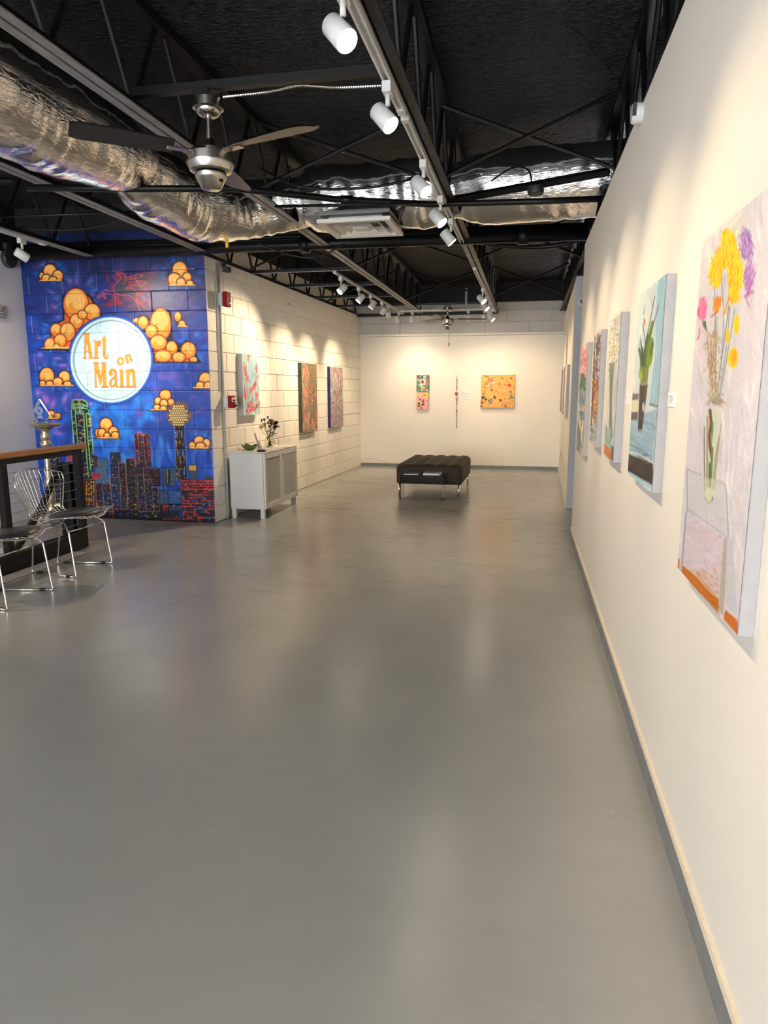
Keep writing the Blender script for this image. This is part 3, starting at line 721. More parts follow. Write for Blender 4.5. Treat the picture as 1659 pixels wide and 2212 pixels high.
# ragged right border where the blue stops before the corner
MIMG = mc.done()
MURM = mat('mural_paint', (0.5, 0.5, 0.5), 0.36, attr='paint', bump=(75, 0.40, 0.004, 4))
def murpos(S, T): return np.stack([-5.0 + 1.97 * S, np.full_like(S, YM), 2.835 * (1 - T)], 1)
for r in range(len(COURSE) - 1):
    z0, z1 = COURSE[r], COURSE[r + 1]
    x = -5.0 - (0.115 if r % 2 else 0.305)
    while x < -3.03:
        a, b_ = max(x, -5.0) + 0.0008, min(x + 0.38, -3.03) - 0.0008
        if x + 0.38 > -3.10 and b_ < -3.031 and -3.03 - (x + 0.38) < 0.06: b_ = -3.032
        x = x + 0.38
        if b_ - a < 0.02: continue
        za, zb = z0 + 0.0008, z1 - 0.0008
        nx, ny = max(3, int((b_ - a) / 0.0046)), max(3, int((zb - za) / 0.0046))
        s0, s1 = (a + 5.0) / 1.97, (b_ + 5.0) / 1.97; t0, t1 = 1 - zb / 2.835, 1 - za / 2.835
        off = random.uniform(-0.001, 0.001)
        def pos(S, T, s0=s0, s1=s1, t0=t0, t1=t1, off=off):
            P = murpos(S, T); P[:, 1] += off
            e = (S <= s0 + 1e-9) | (S >= s1 - 1e-9) | (T <= t0 + 1e-9) | (T >= t1 - 1e-9)   # rim folds back into the joint
            P[e, 1] += 0.004; return P
        paint_grid('block', MIMG, nx, ny, pos, MURM, wm, (s0, t0, s1, t1), flip=False)
        if b_ > -3.033: break

# ------------------------------------------------------------------ open-web roof joists
def joist(x0, y0, x1, y1, label, white=(True, True), tag_=True):
    """joist from (x0,y0) to (x1,y1), bottom chord underside at 2.555"""
    d = Vector((x1 - x0, y1 - y0, 0)); L_ = d.length; rot = math.atan2(d.y, d.x) - PI / 2
    t = thing('roof_joist', label, 'joist', (x0, y0, 2.555), rot, 'steel roof joists')
    for s in (-1, 1):
        MB().box(min(s * 0.006, s * 0.048), max(s * 0.006, s * 0.048), 0, L_, 0, 0.006).build('bottom_chord_flange', CHORD if white[(s + 1) // 2] else BLACK, t, local=True)
        MB().box(min(s * 0.006, s * 0.012), max(s * 0.006, s * 0.012), 0, L_, 0.006, 0.048).build('bottom_chord_web', BLACK, t, local=True)
    MB().box(-0.045, 0.045, 0, L_, 0.44, 0.485).build('top_chord', BLACK, t, local=True)
    n = int(L_ / 0.56); p = L_ / n
    me_a = MB().tube([(0, 0, 0.02), (0, p * 0.42, 0.45)], 0.013, 6).mesh('web_member', BLACK)
    me_b = MB().tube([(0, p, 0.02), (0, p * 0.58, 0.45)], 0.013, 6).mesh('web_member', BLACK)
    for k in range(n):
        for me in (me_a, me_b):
            o = bpy.data.objects.new('web_member', me); o.location = (0, k * p, 0); o.matrix_basis = Matrix.Translation(o.location); link(o, t, False)
    return t
joist(-0.583, -2.0, -0.583, 11.72, 'long roof joist carrying the white lamp track over the floor', (True, False))
joist(-1.82, -2.0, -1.80, 11.60, 'pale-bottomed roof joist between the silver duct and the ceiling vent')
joist(-2.98, -2.0, -2.98, 6.22, 'pale-bottomed roof joist running up to the corner of the mural')
joist(XL(6.34) - 0.055, 6.34, XL(11.7) - 0.055, 11.70, 'roof joist lying along the top of the white block wall', (False, False))
joist(0.50, -2.0, 0.47, 11.7, 'black roof joist above the long white wall on the right', (False, False))
joist(-4.13, -2.0, -4.13, 6.2, 'roof joist with short white track beside the grey wall')

def bracing(y, xa, xb, label, top=3.0, bot=2.575):
    t = thing('cross_bracing', label, 'brace', ((xa + xb) / 2, y, 2.57), 0, 'cross braces between joists')
    MB().tube([(xa, y, bot), (xb, y + 0.02, top)], 0.012, 6).build('brace_rod', BLACK, t)
    MB().tube([(xa, y + 0.035, top), (xb, y + 0.035, bot)], 0.012, 6).build('brace_rod', BLACK, t)
for y, w in ((4.47, 'near the silver cross duct'), (7.2, 'just past the thick black pipe'), (9.99, 'towards the end wall')):
    bracing(y, -0.58, 0.46, 'black cross brace %s, in the right bay' % w)
    bracing(y, -1.78, -0.63, 'black cross brace %s, in the middle bay' % w)
    if y > 5: bracing(y, -2.95, -1.85, 'black cross brace %s, in the left bay' % w)

def strut(y, xa, xb, z, label, white=True, h=0.035):
    t = thing('ceiling_strut', label, 'strut', ((xa + xb) / 2, y, z), 0, 'struts between joists')
    MB().box(xa, xb, y - 0.02, y + 0.02, z + 0.004, z + h).build('channel', BLACK, t)
    if white: MB().box(xa, xb, y - 0.019, y + 0.012, z, z + 0.004).build('underside', CHORD, t)
for y, w in ((7.43, 'nearest of four over the second track'), (8.475, 'second of four over the second track'), (9.57, 'third of four over the second track'), (10.6, 'farthest of four over the second track')):
    strut(y, XL(y) - 0.02, -1.79, 2.575 - 0.012, 'black strut with pale underside, ' + w)
strut(11.62, XL(11.6) - 0.02, -0.55, 2.52, 'long black strut just in front of the end wall', False, 0.05)
strut(10.75, -1.79, -0.62, 2.575, 'strut with pale underside holding the far ceiling fan')
strut(3.10, -1.80, -0.62, 2.605, 'dark wooden strut holding the near ceiling fan', False, 0.04)
ts = thing('ceiling_strut', 'tilted black strut with a round detector below the cross duct', 'strut', (0, 4.8, 2.59), 0, 'struts between joists')
MB().tube([(-0.58, 5.0, 2.585), (0.42, 4.62, 2.60)], 0.026, 4).build('channel', BLACK, ts)

# ------------------------------------------------------------------ pipes and cables
def pipe(pts, r, name, label, m=BLACK, cat='pipe', n=10, couplings=()):
    t = thing(name, label, cat, pts[0])
    MB().tube(pts, r, n).build('run', m, t, True)
    for c in couplings:
        p, q = Vector(pts[0]), Vector(pts[-1]); d = (q - p).normalized(); c = Vector(c)
        MB().tube([c - d * 0.04, c + d * 0.04], r * 1.4, n).build('coupling', m, t, True)
    return t
pipe([(-4.99, 6.16, 2.60), (0.42, 6.16, 2.565)], 0.05, 'sprinkler_main', 'thick black pipe crossing the room over the mural', couplings=[(-2.0, 6.16, 2.58), (-0.1, 6.16, 2.57)])
pipe([(-4.99, 6.215, 2.69), (0.42, 6.22, 2.64)], 0.028, 'pipe', 'thin black pipe above the thick one over the mural')
pipe(bez([(-0.6, 6.3, 2.60), (-0.3, 6.35, 2.54), (0.1, 6.4, 2.525), (0.42, 6.3, 2.56)]), 0.02, 'cable_bundle', 'sagging black cable bundle under the thick pipe', cat='cable')
pipe([(-2.98, 3.86, 2.495), (-2.4, 4.0, 2.495), (-1.80, 4.22, 2.52), (-1.30, 4.62, 2.535), (-0.7, 4.88, 2.535), (0.0, 4.93, 2.53), (0.41, 4.93, 2.525)], 0.020, 'conduit', 'black conduit in front of the silver cross duct', couplings=[(-1.22, 4.66, 2.535)])
pipe([(-1.72, 4.66, 2.52), (-0.62, 4.80, 2.52)], 0.010, 'conduit', 'thin black rod just below the bent conduit')
pipe([(-4.9, 3.75, 2.60), (-3.06, 3.85, 2.535)], 0.018, 'conduit', 'black conduit left of the big duct near the ceiling')
pipe(bez([(-1.74, 4.45, 2.70), (-1.45, 4.4, 2.56), (-1.1, 4.4, 2.53), (-0.8, 4.45, 2.57), (-0.62, 4.5, 2.66)]), 0.008, 'hanging_cable', 'black cable hanging in a loop before the silver duct', cat='cable')
pipe(bez([(-2.35, 5.9, 2.56), (-2.1, 6.0, 2.47), (-1.85, 6.05, 2.45), (-1.62, 6.1, 2.56)]), 0.007, 'hanging_cable', 'black cable sagging below the bend of the duct', cat='cable')
pipe(bez([(-4.6, 5.0, 2.72), (-4.2, 5.2, 2.62), (-3.6, 5.3, 2.60), (-3.05, 5.3, 2.70)]), 0.008, 'hanging_cable', 'black cable sagging in the dark above the mural', cat='cable')
pipe([(-5.0, 5.0, 2.66), (-3.0, 5.05, 2.64)], 0.010, 'conduit', 'thin black conduit in the dark above the mural')
t = thing('armoured_cable', 'ribbed silver cable from the near ceiling fan to the lamp track', 'cable', (-1.4, 3.1, 2.58))
path = bez([(-1.37, 3.09, 2.575), (-1.15, 3.08, 2.575), (-1.02, 3.085, 2.59), (-0.85, 3.10, 2.575), (-0.64, 3.06, 2.55)], 40)
MB().tube(path, [0.0075 if k % 2 else 0.0055 for k in range(len(path))], 8).build('run', NICKEL, t)

# ------------------------------------------------------------------ silver flexible ducts
def foil_material():
    m = bpy.data.materials.new('duct_foil'); m.use_nodes = True
    nt = m.node_tree; N = nt.nodes; L = nt.links; b = N['Principled BSDF']
    b.inputs['Metallic'].default_value = 1.0; b.inputs['Roughness'].default_value = 0.30
    tc = N.new('ShaderNodeTexCoord'); g = N.new('ShaderNodeNewGeometry')
    n1 = N.new('ShaderNodeTexNoise'); n1.inputs['Scale'].default_value = 15; n1.inputs['Detail'].default_value = 3; n1.inputs['Distortion'].default_value = 1.2
    n2 = N.new('ShaderNodeTexNoise'); n2.inputs['Scale'].default_value = 7; n2.inputs['Detail'].default_value = 3
    at = N.new('ShaderNodeAttribute'); at.attribute_name = 'along'
    mp = N.new('ShaderNodeMapping'); mp.inputs['Scale'].default_value = (1, 0.22, 1)
    L.new(at.outputs['Vector'], mp.inputs['Vector']); L.new(mp.outputs['Vector'], n1.inputs['Vector']); L.new(tc.outputs['Object'], n2.inputs['Vector'])
    ad = N.new('ShaderNodeMath'); ad.operation = 'MULTIPLY_ADD'; ad.inputs[1].default_value = 0.6
    L.new(n2.outputs['Fac'], ad.inputs[0]); L.new(n1.outputs['Fac'], ad.inputs[2])
    bp = N.new('ShaderNodeBump'); bp.inputs['Strength'].default_value = 0.32; bp.inputs['Distance'].default_value = 0.015
    L.new(ad.outputs[0], bp.inputs['Height']); L.new(bp.outputs['Normal'], b.inputs['Normal'])
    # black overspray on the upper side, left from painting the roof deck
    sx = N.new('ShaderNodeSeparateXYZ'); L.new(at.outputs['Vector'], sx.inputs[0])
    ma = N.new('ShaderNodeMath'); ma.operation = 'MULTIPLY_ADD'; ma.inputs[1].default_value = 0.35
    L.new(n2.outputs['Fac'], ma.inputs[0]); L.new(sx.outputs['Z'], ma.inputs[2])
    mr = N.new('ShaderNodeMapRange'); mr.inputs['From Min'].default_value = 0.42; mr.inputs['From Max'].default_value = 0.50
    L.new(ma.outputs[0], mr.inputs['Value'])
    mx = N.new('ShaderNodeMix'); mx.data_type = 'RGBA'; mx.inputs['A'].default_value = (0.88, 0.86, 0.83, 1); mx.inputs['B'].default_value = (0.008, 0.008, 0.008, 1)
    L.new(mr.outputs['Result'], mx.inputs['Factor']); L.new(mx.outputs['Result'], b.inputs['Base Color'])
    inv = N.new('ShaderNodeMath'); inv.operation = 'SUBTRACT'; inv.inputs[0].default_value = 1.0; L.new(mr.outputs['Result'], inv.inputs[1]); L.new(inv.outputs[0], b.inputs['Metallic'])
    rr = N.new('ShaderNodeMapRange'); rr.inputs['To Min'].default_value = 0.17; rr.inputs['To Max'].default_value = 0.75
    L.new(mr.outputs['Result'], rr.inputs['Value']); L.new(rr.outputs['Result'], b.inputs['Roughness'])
    return m
FOIL = foil_material()
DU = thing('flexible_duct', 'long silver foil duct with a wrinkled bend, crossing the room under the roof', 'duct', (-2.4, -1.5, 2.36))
def duct(name, P, radii, wr=0.012, n=56, step=0.02):
    """flexible duct: swept tube with cross wrinkles; 'along' keeps (length, round, up) for the foil's own texture"""
    pts = bez(P, 40); R = bez([(r, 0, 0) for r in radii], 40); pts2 = []; acc = 0
    out = [(pts[0], R[0].x)]
    for a, b_, r in zip(pts[:-1], pts[1:], R[1:]):
        acc += (b_ - a).length
        if acc >= step: out.append((b_, r.x)); acc = 0
    vs = []; al = []; fs = []; prev = None; ln = 0; m = len(out)
    ph = [random.uniform(0, 6.28) for _ in range(12)]
    for i, (p, r) in enumerate(out):
        t = (out[min(i + 1, m - 1)][0] - out[max(i - 1, 0)][0]).normalized()
        up = Vector((0, 0, 1)); u = t.cross(up).normalized(); w = u.cross(t)
        if i: ln += (p - out[i - 1][0]).length
        for k in range(n):
            a = 2 * PI * k / n
            q = wr * (0.5 * math.sin(ln * 34 + 2.2 * math.sin(a * 2 + ph[0] + ln * 3) + ph[1]) * (0.5 + 0.5 * math.sin(a * 3 + ph[2] + ln * 7)) + 0.4 * math.sin(ln * 61 + 3 * math.sin(a + ph[3]) + a * 2 + ph[4]) * (0.5 + 0.5 * math.sin(a * 2 + ln * 11 + ph[5])) + 0.5 * math.sin(ln * 9 + a * 3 + ph[6]))
            rr = r + q
            vs.append(p + u * math.cos(a) * rr + w * math.sin(a) * rr); al.append((ln, a * r, math.sin(a), 1))
    for i in range(m - 1):
        for k in range(n): fs.append((i * n + k, i * n + (k + 1) % n, (i + 1) * n + (k + 1) % n, (i + 1) * n + k))
    mb = MB().add(vs, [f[::-1] for f in fs]); o = mb.build(name, FOIL, DU, True)
    at = o.data.attributes.new('along', 'FLOAT_COLOR', 'POINT'); at.data.foreach_set('color', np.array(al, np.float32).ravel())
    return o
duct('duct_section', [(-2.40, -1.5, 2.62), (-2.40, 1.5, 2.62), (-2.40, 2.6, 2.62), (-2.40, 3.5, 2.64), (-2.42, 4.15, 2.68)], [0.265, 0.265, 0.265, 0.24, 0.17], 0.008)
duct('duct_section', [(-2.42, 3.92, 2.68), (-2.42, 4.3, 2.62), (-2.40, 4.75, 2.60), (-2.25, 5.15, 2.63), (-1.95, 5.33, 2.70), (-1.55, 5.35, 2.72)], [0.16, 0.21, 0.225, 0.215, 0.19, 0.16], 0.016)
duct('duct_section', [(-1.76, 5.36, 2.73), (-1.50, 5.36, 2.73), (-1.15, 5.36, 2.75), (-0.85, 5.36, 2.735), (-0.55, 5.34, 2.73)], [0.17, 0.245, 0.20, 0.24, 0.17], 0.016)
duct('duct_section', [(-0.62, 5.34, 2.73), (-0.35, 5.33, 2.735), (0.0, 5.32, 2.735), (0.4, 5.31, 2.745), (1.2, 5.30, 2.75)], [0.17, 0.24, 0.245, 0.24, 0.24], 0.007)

# ------------------------------------------------------------------ square ceiling vent
VENT = mat('vent_white', (0.66, 0.63, 0.57), 0.4)
v = thing('ceiling_vent', 'square pale louvred vent hanging below the silver duct', 'vent', (-1.235, 5.13, 2.45))
cx, cy = -1.235, 5.13
def ring(h0, h1, z0, z1):
    P = [[(cx + sx * h, cy + sy * h, z) for sx, sy in ((-1, -1), (1, -1), (1, 1), (-1, 1))] for h, z in ((h0, z0), (h1, z1))]
    vs = P[0] + P[1]; return MB().add(vs, [(k, (k + 1) % 4, 4 + (k + 1) % 4, 4 + k) for k in range(4)])
fr = ring(0.26, 0.215, 2.45, 2.452); fr.add(ring(0.26, 0.26, 2.45, 2.475).v, ring(0.26, 0.26, 2.45, 2.475).f); fr.add(ring(0.215, 0.19, 2.452, 2.50).v, ring(0.215, 0.19, 2.452, 2.50).f)
fr.build('frame', VENT, v)
ring(0.175, 0.12, 2.452, 2.495).build('louvre', VENT, v); ring(0.105, 0.06, 2.450, 2.49).build('louvre', VENT, v)
MB().box(cx - 0.055, cx + 0.055, cy - 0.055, cy + 0.055, 2.452, 2.458).build('louvre', VENT, v)
MB().box(cx - 0.25, cx + 0.25, cy - 0.25, cy + 0.25, 2.502, 2.53).build('back_pan', mat('dull_zinc', (0.16, 0.16, 0.16), 0.4, 0.7), v)
MB().lathe([(0.13, 0), (0.13, 0.05)], (cx, cy + 0.02, 2.53), 28).build('neck', mat('dull_zinc'), v, True)

# ------------------------------------------------------------------ ceiling fans
BLADE = mat('fan_blade', (0.022, 0.019, 0.017), 0.35)
def fan(loc, top, rot, label, s=1.0):
    t = thing('ceiling_fan', label, 'fan', loc, rot, 'ceiling fans')
    MB().box(-0.045, 0.045, -0.045, 0.045, top - 0.035, top).build('mounting_box', NICKEL, t, local=True)
    L_ = lambda prof, nm, m=NICKEL, par=t: auto_smooth(MB().lathe(prof, (0, 0, 0), 32).build(nm, m, par, local=True), 40)
    can = L_([(0.02, -0.10), (0.042, -0.098), (0.055, -0.085), (0.056, -0.075), (0.068, -0.07), (0.068, -0.035), (0.06, -0.033)], 'canopy')
    can.location = (0, 0, top)
    L_([(0.013, 0.08), (0.013, top - 0.09)], 'downrod')
    L_([(0.030, 0.05), (0.016, 0.10)], 'collar', BLACK)
    L_([(0.06, -0.045), (0.092, -0.035), (0.105, -0.01), (0.105, 0.0), (0.098, 0.002), (0.098, 0.035), (0.085, 0.05), (0.03, 0.055)], 'motor')
    cap = L_([(0.038, -0.112), (0.044, -0.108), (0.066, -0.068), (0.07, -0.062), (0.07, -0.047)], 'switch_cap')
    MB().box(0.05, 0.062, -0.008, 0.012, -0.085, -0.07).build('switch', BLACK, cap, local=True)
    iron = MB().bbox(0.08, 0.19, -0.02, 0.02, 0.036, 0.044, 0.002).mesh('blade_iron', NICKEL)
    P = [[(0.16 + 0.42 * i / 10, y * (0.045 + 0.02 * math.sin(PI * min(1, i / 8) * 0.5)) * (1 if i < 10 else 0.75), 0.046 + y * 0.012 + zz) for y in (-1, -0.5, 0, 0.5, 1)] for zz in (0,) for i in range(11)]
    bm = MB().grid(P); nb = len(bm.v); top_ = [(a, b_, c + 0.006) for a, b_, c in bm.v]; bm.add(top_, [f[::-1] for f in bm.f[:]])
    blade = bm.mesh('blade', BLADE)
    for k in range(3):
        M = Matrix.Rotation(k * 2 * PI / 3, 4, 'Z')
        b_ = bpy.data.objects.new('blade', blade); b_.rotation_euler = (0, 0, k * 2 * PI / 3); b_.matrix_basis = M; link(b_, t, False)
        i_ = bpy.data.objects.new('blade_iron', iron); link(i_, b_, False)
    return t
fan((-1.445, 3.10, 2.31), 0.295, -0.35, 'brushed nickel ceiling fan hanging near the big silver duct')
f2 = fan((-1.26, 10.75, 2.325), 0.25, 0.25, 'small far ceiling fan hanging before the end wall')
MB().tube([(0.02, -0.05, -0.09), (0.02, -0.05, -0.30)], 0.0025, 5).build('pull_chain', NICKEL, f2, local=True)
MB().lathe([(0.004, -0.36), (0.007, -0.35), (0.007, -0.31), (0.003, -0.30)], (0.02, -0.05, 0), 10).build('chain_pull', mat('dark_wood_pull', (0.05, 0.04, 0.03), 0.4), f2, local=True)

# ------------------------------------------------------------------ lamp tracks
def track(name, label, x0, y0, x1, y1, z, m=WPLAST, feed=True):
    d = Vector((x1 - x0, y1 - y0, 0)); rot = math.atan2(d.y, d.x) - PI / 2; L_ = d.length
    t = thing('lamp_track', label, 'lamp track', (x0, y0, z), rot, 'white lamp tracks')
    MB().box(-0.018, -0.010, 0, L_, 0, 0.018).build('rail', m, t, local=True); MB().box(0.010, 0.018, 0, L_, 0, 0.018).build('rail', m, t, local=True)
    MB().box(-0.0175, 0.0175, 0, L_, 0.018, 0.022).build('spine', m, t, local=True)
    MB().box(-0.0185, 0.0185, -0.05, -0.001, -0.002, 0.022).build('end_feed', m, t, local=True)
    if feed: MB().box(-0.0185, 0.0185, L_ + 0.001, L_ + 0.06, -0.002, 0.022).build('end_feed', m, t, local=True)
    return t
TZ = 2.532
track('', 'white lamp track segment nearest the camera with two lit spotlights', -0.610, -1.9, -0.610, 3.28, TZ)
track('', 'white lamp track segment crossing under the silver duct', -0.610, 3.44, -0.606, 6.15, TZ)
track('', 'white lamp track segment at the far end with a row of lit spotlights', -0.604, 7.5, -0.590, 11.6, TZ)
track('', 'white lamp track along the block wall with six spotlights', -2.085, 7.46, -2.085, 11.45, TZ + 0.006)
track('', 'short white lamp track beside the grey wall at the left', -4.125, -1.5, -4.125, 5.45, TZ)
track('', 'white lamp track across the room in front of the end wall', -2.0, 11.12, -0.64, 11.12, TZ)

LENS_ON = mat('lamp_lens_lit', (1, 1, 1), 0.3, emit=((1.0, 0.86, 0.66), 40.0))
LENS_OFF = mat('lamp_lens_unlit', (0.5, 0.5, 0.48), 0.15)
HEADM = MB().lathe([(0.030, -0.052), (0.0365, -0.046), (0.039, 0.05), (0.036, 0.053)], n=24, cap=False).add([], []) 
head_mesh = HEADM.add([(0, 0, -0.053)], []).mesh('head', WPLAST, True)
back_mesh = MB().lathe([(0.001, -0.0525), (0.031, -0.0515)], n=24).mesh('back_plate', WPLAST)
lens_on = MB().lathe([(0.0355, 0.044), (0.001, 0.0441)], n=24).mesh('lens', LENS_ON)
lens_off = MB().lathe([(0.0355, 0.044), (0.001, 0.0441)], n=24).mesh('lens', LENS_OFF)
adapt = MB().bbox(-0.019, 0.019, -0.035, 0.035, -0.042, 0.0, 0.003).mesh('track_adapter', WPLAST)
stem = MB().lathe([(0.010, -0.085), (0.010, -0.042)], n=12).mesh('stem', WPLAST, True)
def spot(x, y, aim, label, group, power=1.0, on=True, size=70, blend=0.85, z=TZ, visible_light=True):
    t = thing('track_spotlight', label, 'spotlight', (x, y, z), 0, group)
    o = bpy.data.objects.new('track_adapter', adapt); link(o, t, False)
    o = bpy.data.objects.new('stem', stem); link(o, t, False)
    piv = Vector((0, 0, -0.088)); d = (Vector(aim) - (Vector((x, y, z)) + piv)).normalized()
    q = d.to_track_quat('Z', 'Y').to_matrix().to_4x4()
    side = Vector((0, 0, 1)) - d * d.z
    side = side.normalized() if side.length > 1e-3 else Vector((1, 0, 0))
    c = piv - side * 0.040 + d * 0.012
    h = bpy.data.objects.new('head', head_mesh); h.matrix_basis = Matrix.Translation(c) @ q; link(h, t, False)
    b_ = bpy.data.objects.new('back_plate', back_mesh); link(b_, h, False)
    l = bpy.data.objects.new('lens', lens_on if on else lens_off); link(l, h, False)
    if power:
        ld = bpy.data.lights.new('spot_lamp', 'SPOT'); ld.energy = LAMP_W * power; ld.color = LAMP; ld.spot_size = math.radians(size); ld.spot_blend = blend; ld.shadow_soft_size = 0.014
        lo = bpy.data.objects.new('spot_lamp', ld); COL.objects.link(lo); lo.parent = h
        lo.matrix_basis = Matrix.Translation((0, 0, 0.056)) @ Matrix.Rotation(PI, 4, 'X')
    return t
G = 'spotlights over the long right wall'; PR = 0.47
XRm = 0.41
spot(-0.610, 1.45, (XRm, 0.75, 1.2), 'white spotlight on the near track, just behind the viewer', G, PR)
spot(-0.610, 2.30, (XRm, 1.62, 1.25), 'largest white spotlight at the top of the picture', G, PR)
spot(-0.610, 3.00, (XRm, 2.60, 1.30), 'second white spotlight, left of the track joint', G, PR)
spot(-0.610, 3.98, (XRm, 3.50, 1.30), 'lit white spotlight before the silver cross duct, third along the track', G, PR)
spot(-0.608, 4.70, (XRm, 4.35, 1.30), 'lit white spotlight just below the black conduit, fourth along the track', G, PR)
spot(-0.606, 5.30, (XRm - 0.02, 5.45, 1.25), 'white spotlight turned away beside the thick pipe, fifth along the track', G, PR)
G = 'spotlights at the far end of the main track'
for y, aim, w in ((8.80, (0.44, 8.3, 1.3), 'first'), (9.55, (0.46, 9.2, 1.3), 'second'), (10.23, (-0.1, YE, 1.2), 'third'), (11.0, (0.48, 10.8, 1.3), 'last')):
    spot(-0.605, y, aim, '%s of the four lit spotlights at the far end of the main track' % w, G, 0.5)
G = 'spotlights over the block wall'
for y, aim, w, on in ((7.67, (-3.0, 6.80, 1.30), 'first and brightest', 1), (8.49, (-2.95, 8.15, 1.3), 'second', 1), (9.15, (-2.93, 9.0, 1.2), 'third', 1), (9.86, (-2.91, 10.35, 1.2), 'fourth', 1), (10.32, (-2.0, YE, 0.9), 'fifth', 1), (11.15, (-1.45, YE, 0.6), 'last', 1)):
    spot(-2.085, y, aim, '%s of six spotlights on the track along the block wall' % w, G, 1.15 if y < 8 else 0.95 if y < 10 else (0.32 if y < 11 else 0.18), on, z=TZ + 0.006, size=88 if y < 8 else 76 if y < 10 else 95)
G = 'spotlights facing the end wall'
spot(-1.86, 11.12, (-1.80, YE, 1.0), 'spotlight facing the end wall above the two small paintings', G, 0.16, size=95, blend=1.0)
spot(-0.98, 11.12, (-1.05, YE, 1.0), 'spotlight facing the end wall above the hanging bead strand', G, 0.16, size=95, blend=1.0)
spot(-0.73, 11.12, (-0.50, YE, 1.0), 'spotlight facing the end wall above the orange painting', G, 0.16, size=95, blend=1.0)
G = 'spotlights on the short left track'
spot(-4.125, 5.22, (-3.4, 6.28, 1.75), 'white spotlight above the railing aimed at the mural', G, 0.4, size=70)
spot(-4.125, 3.9, (-3.98, 6.28, 1.45), 'white spotlight nearer on the left track aimed at the moon disc', G, 1.5, size=34, blend=0.9)
spot(-4.125, 3.0, (-3.35, 3.7, 0.0), 'white spotlight on the left track aimed down at the wire chairs', G, 0.8, size=80)
spot(-4.125, 4.5, (-5.0, 5.4, 1.3), 'added unseen spotlight on the left track brightening the grey wall', G, 0.5, size=90)  # extra lamp out of view, added to brighten the grey wall

# ------------------------------------------------------------------ small ceiling and wall devices
t = thing('detector', 'round dark detector box on the tilted strut', 'detector', (-0.01, 4.78, 2.55))
auto_smooth(MB().lathe([(0.040, -0.030), (0.050, -0.022), (0.052, 0.0), (0.048, 0.022)], (-0.01, 4.78, 2.56), 20).build('housing', mat('dark_plastic', (0.03, 0.03, 0.03), 0.4), t), 40)
MB().tube(bez([(-0.03, 4.8, 2.58), (-0.06, 4.85, 2.70), (-0.16, 4.9, 2.74), (-0.3, 4.95, 2.68)]), 0.006, 6).build('lead', BLACK, t)
ACR = mat('pale_acrylic', (0.75, 0.86, 0.82), 0.15, trans=0.7, ior=1.2)
MB().bbox(-0.99, -0.955, 10.62, 10.63, 2.50, 2.80, 0.001).build('hanging_strip', ACR, label='narrow pale glassy panel hanging beside the far fan', cat='panel')
t = thing('pull_handle', 'yellow plastic handle hanging below the duct bend', 'handle', (-2.26, 5.10, 2.36))
auto_smooth(MB().lathe([(0.003, -0.06), (0.011, -0.055), (0.014, -0.03), (0.009, 0.0), (0.004, 0.01)], (-2.27, 5.1, 2.42), 14).build('grip', mat('yellow_plastic', srgb(222, 176, 40), 0.4), t), 50)

# ------------------------------------------------------------------ cable railing
WOOD = mat('oak_handrail', (0.38, 0.17, 0.055), 0.35, noise=(9, 0.22, (8, 1, 8)))
rl = thing('cable_railing', 'black steel railing with oak handrail and thin cables', 'railing', (-3.65, 5.05, 0))
MB().bbox(-3.695, -3.605, -1.5, 5.14, 0.828, 0.868, 0.005).build('handrail', WOOD, rl)
MB().box(-3.675, -3.625, -1.5, 5.085, 0.785, 0.827).build('top_bar', BLACK, rl)
for y in (5.06, 4.21, 3.36, 2.51, 1.66):
    MB().box(-3.675, -3.625, y - 0.027, y + 0.027, 0.0, 0.784).build('post', BLACK, rl)
for k in range(9):
    z = 0.715 - 0.073 * k
    MB().tube([(-3.65, -1.5, z), (-3.65, 5.04, z)], 0.0020, 6).build('cable', mat('dull_cable', (0.16, 0.16, 0.16), 0.55, 0.5), rl)
MB().box(-3.705, -3.68, -1.5, 5.09, -0.12, 0.135).build('curb_plate', BLACK, rl)
MB().box(-3.618, -3.606, -1.5, 5.03, 0.001, 0.135).build('curb_plate', BLACK, rl)
MB().tube([(-3.78, 5.02, 0.70), (-3.78, 4.72, 0.36), (-3.78, 3.6, -0.62)], 0.028, 6).build('stair_handrail', BLACK, rl)
MB().box(-3.80, -3.69, 5.00, 5.05, 0.10, 0.72).build('stair_post', BLACK, rl)
gr = thing('floor_grille', 'pale slatted floor grille along the foot of the railing', 'grille', (-3.54, 3.5, 0))
MB().box(-3.60, -3.475, 1.0, 4.85, 0.0005, 0.003).build('pan', mat('grille_pan', (0.05, 0.05, 0.05), 0.5), gr)
for k in range(8):
    MB().box(-3.596 + 0.0155 * k, -3.588 + 0.0155 * k, 1.0, 4.85, 0.003, 0.011).build('slat', mat('grille_slat', (0.42, 0.42, 0.43), 0.35), gr)

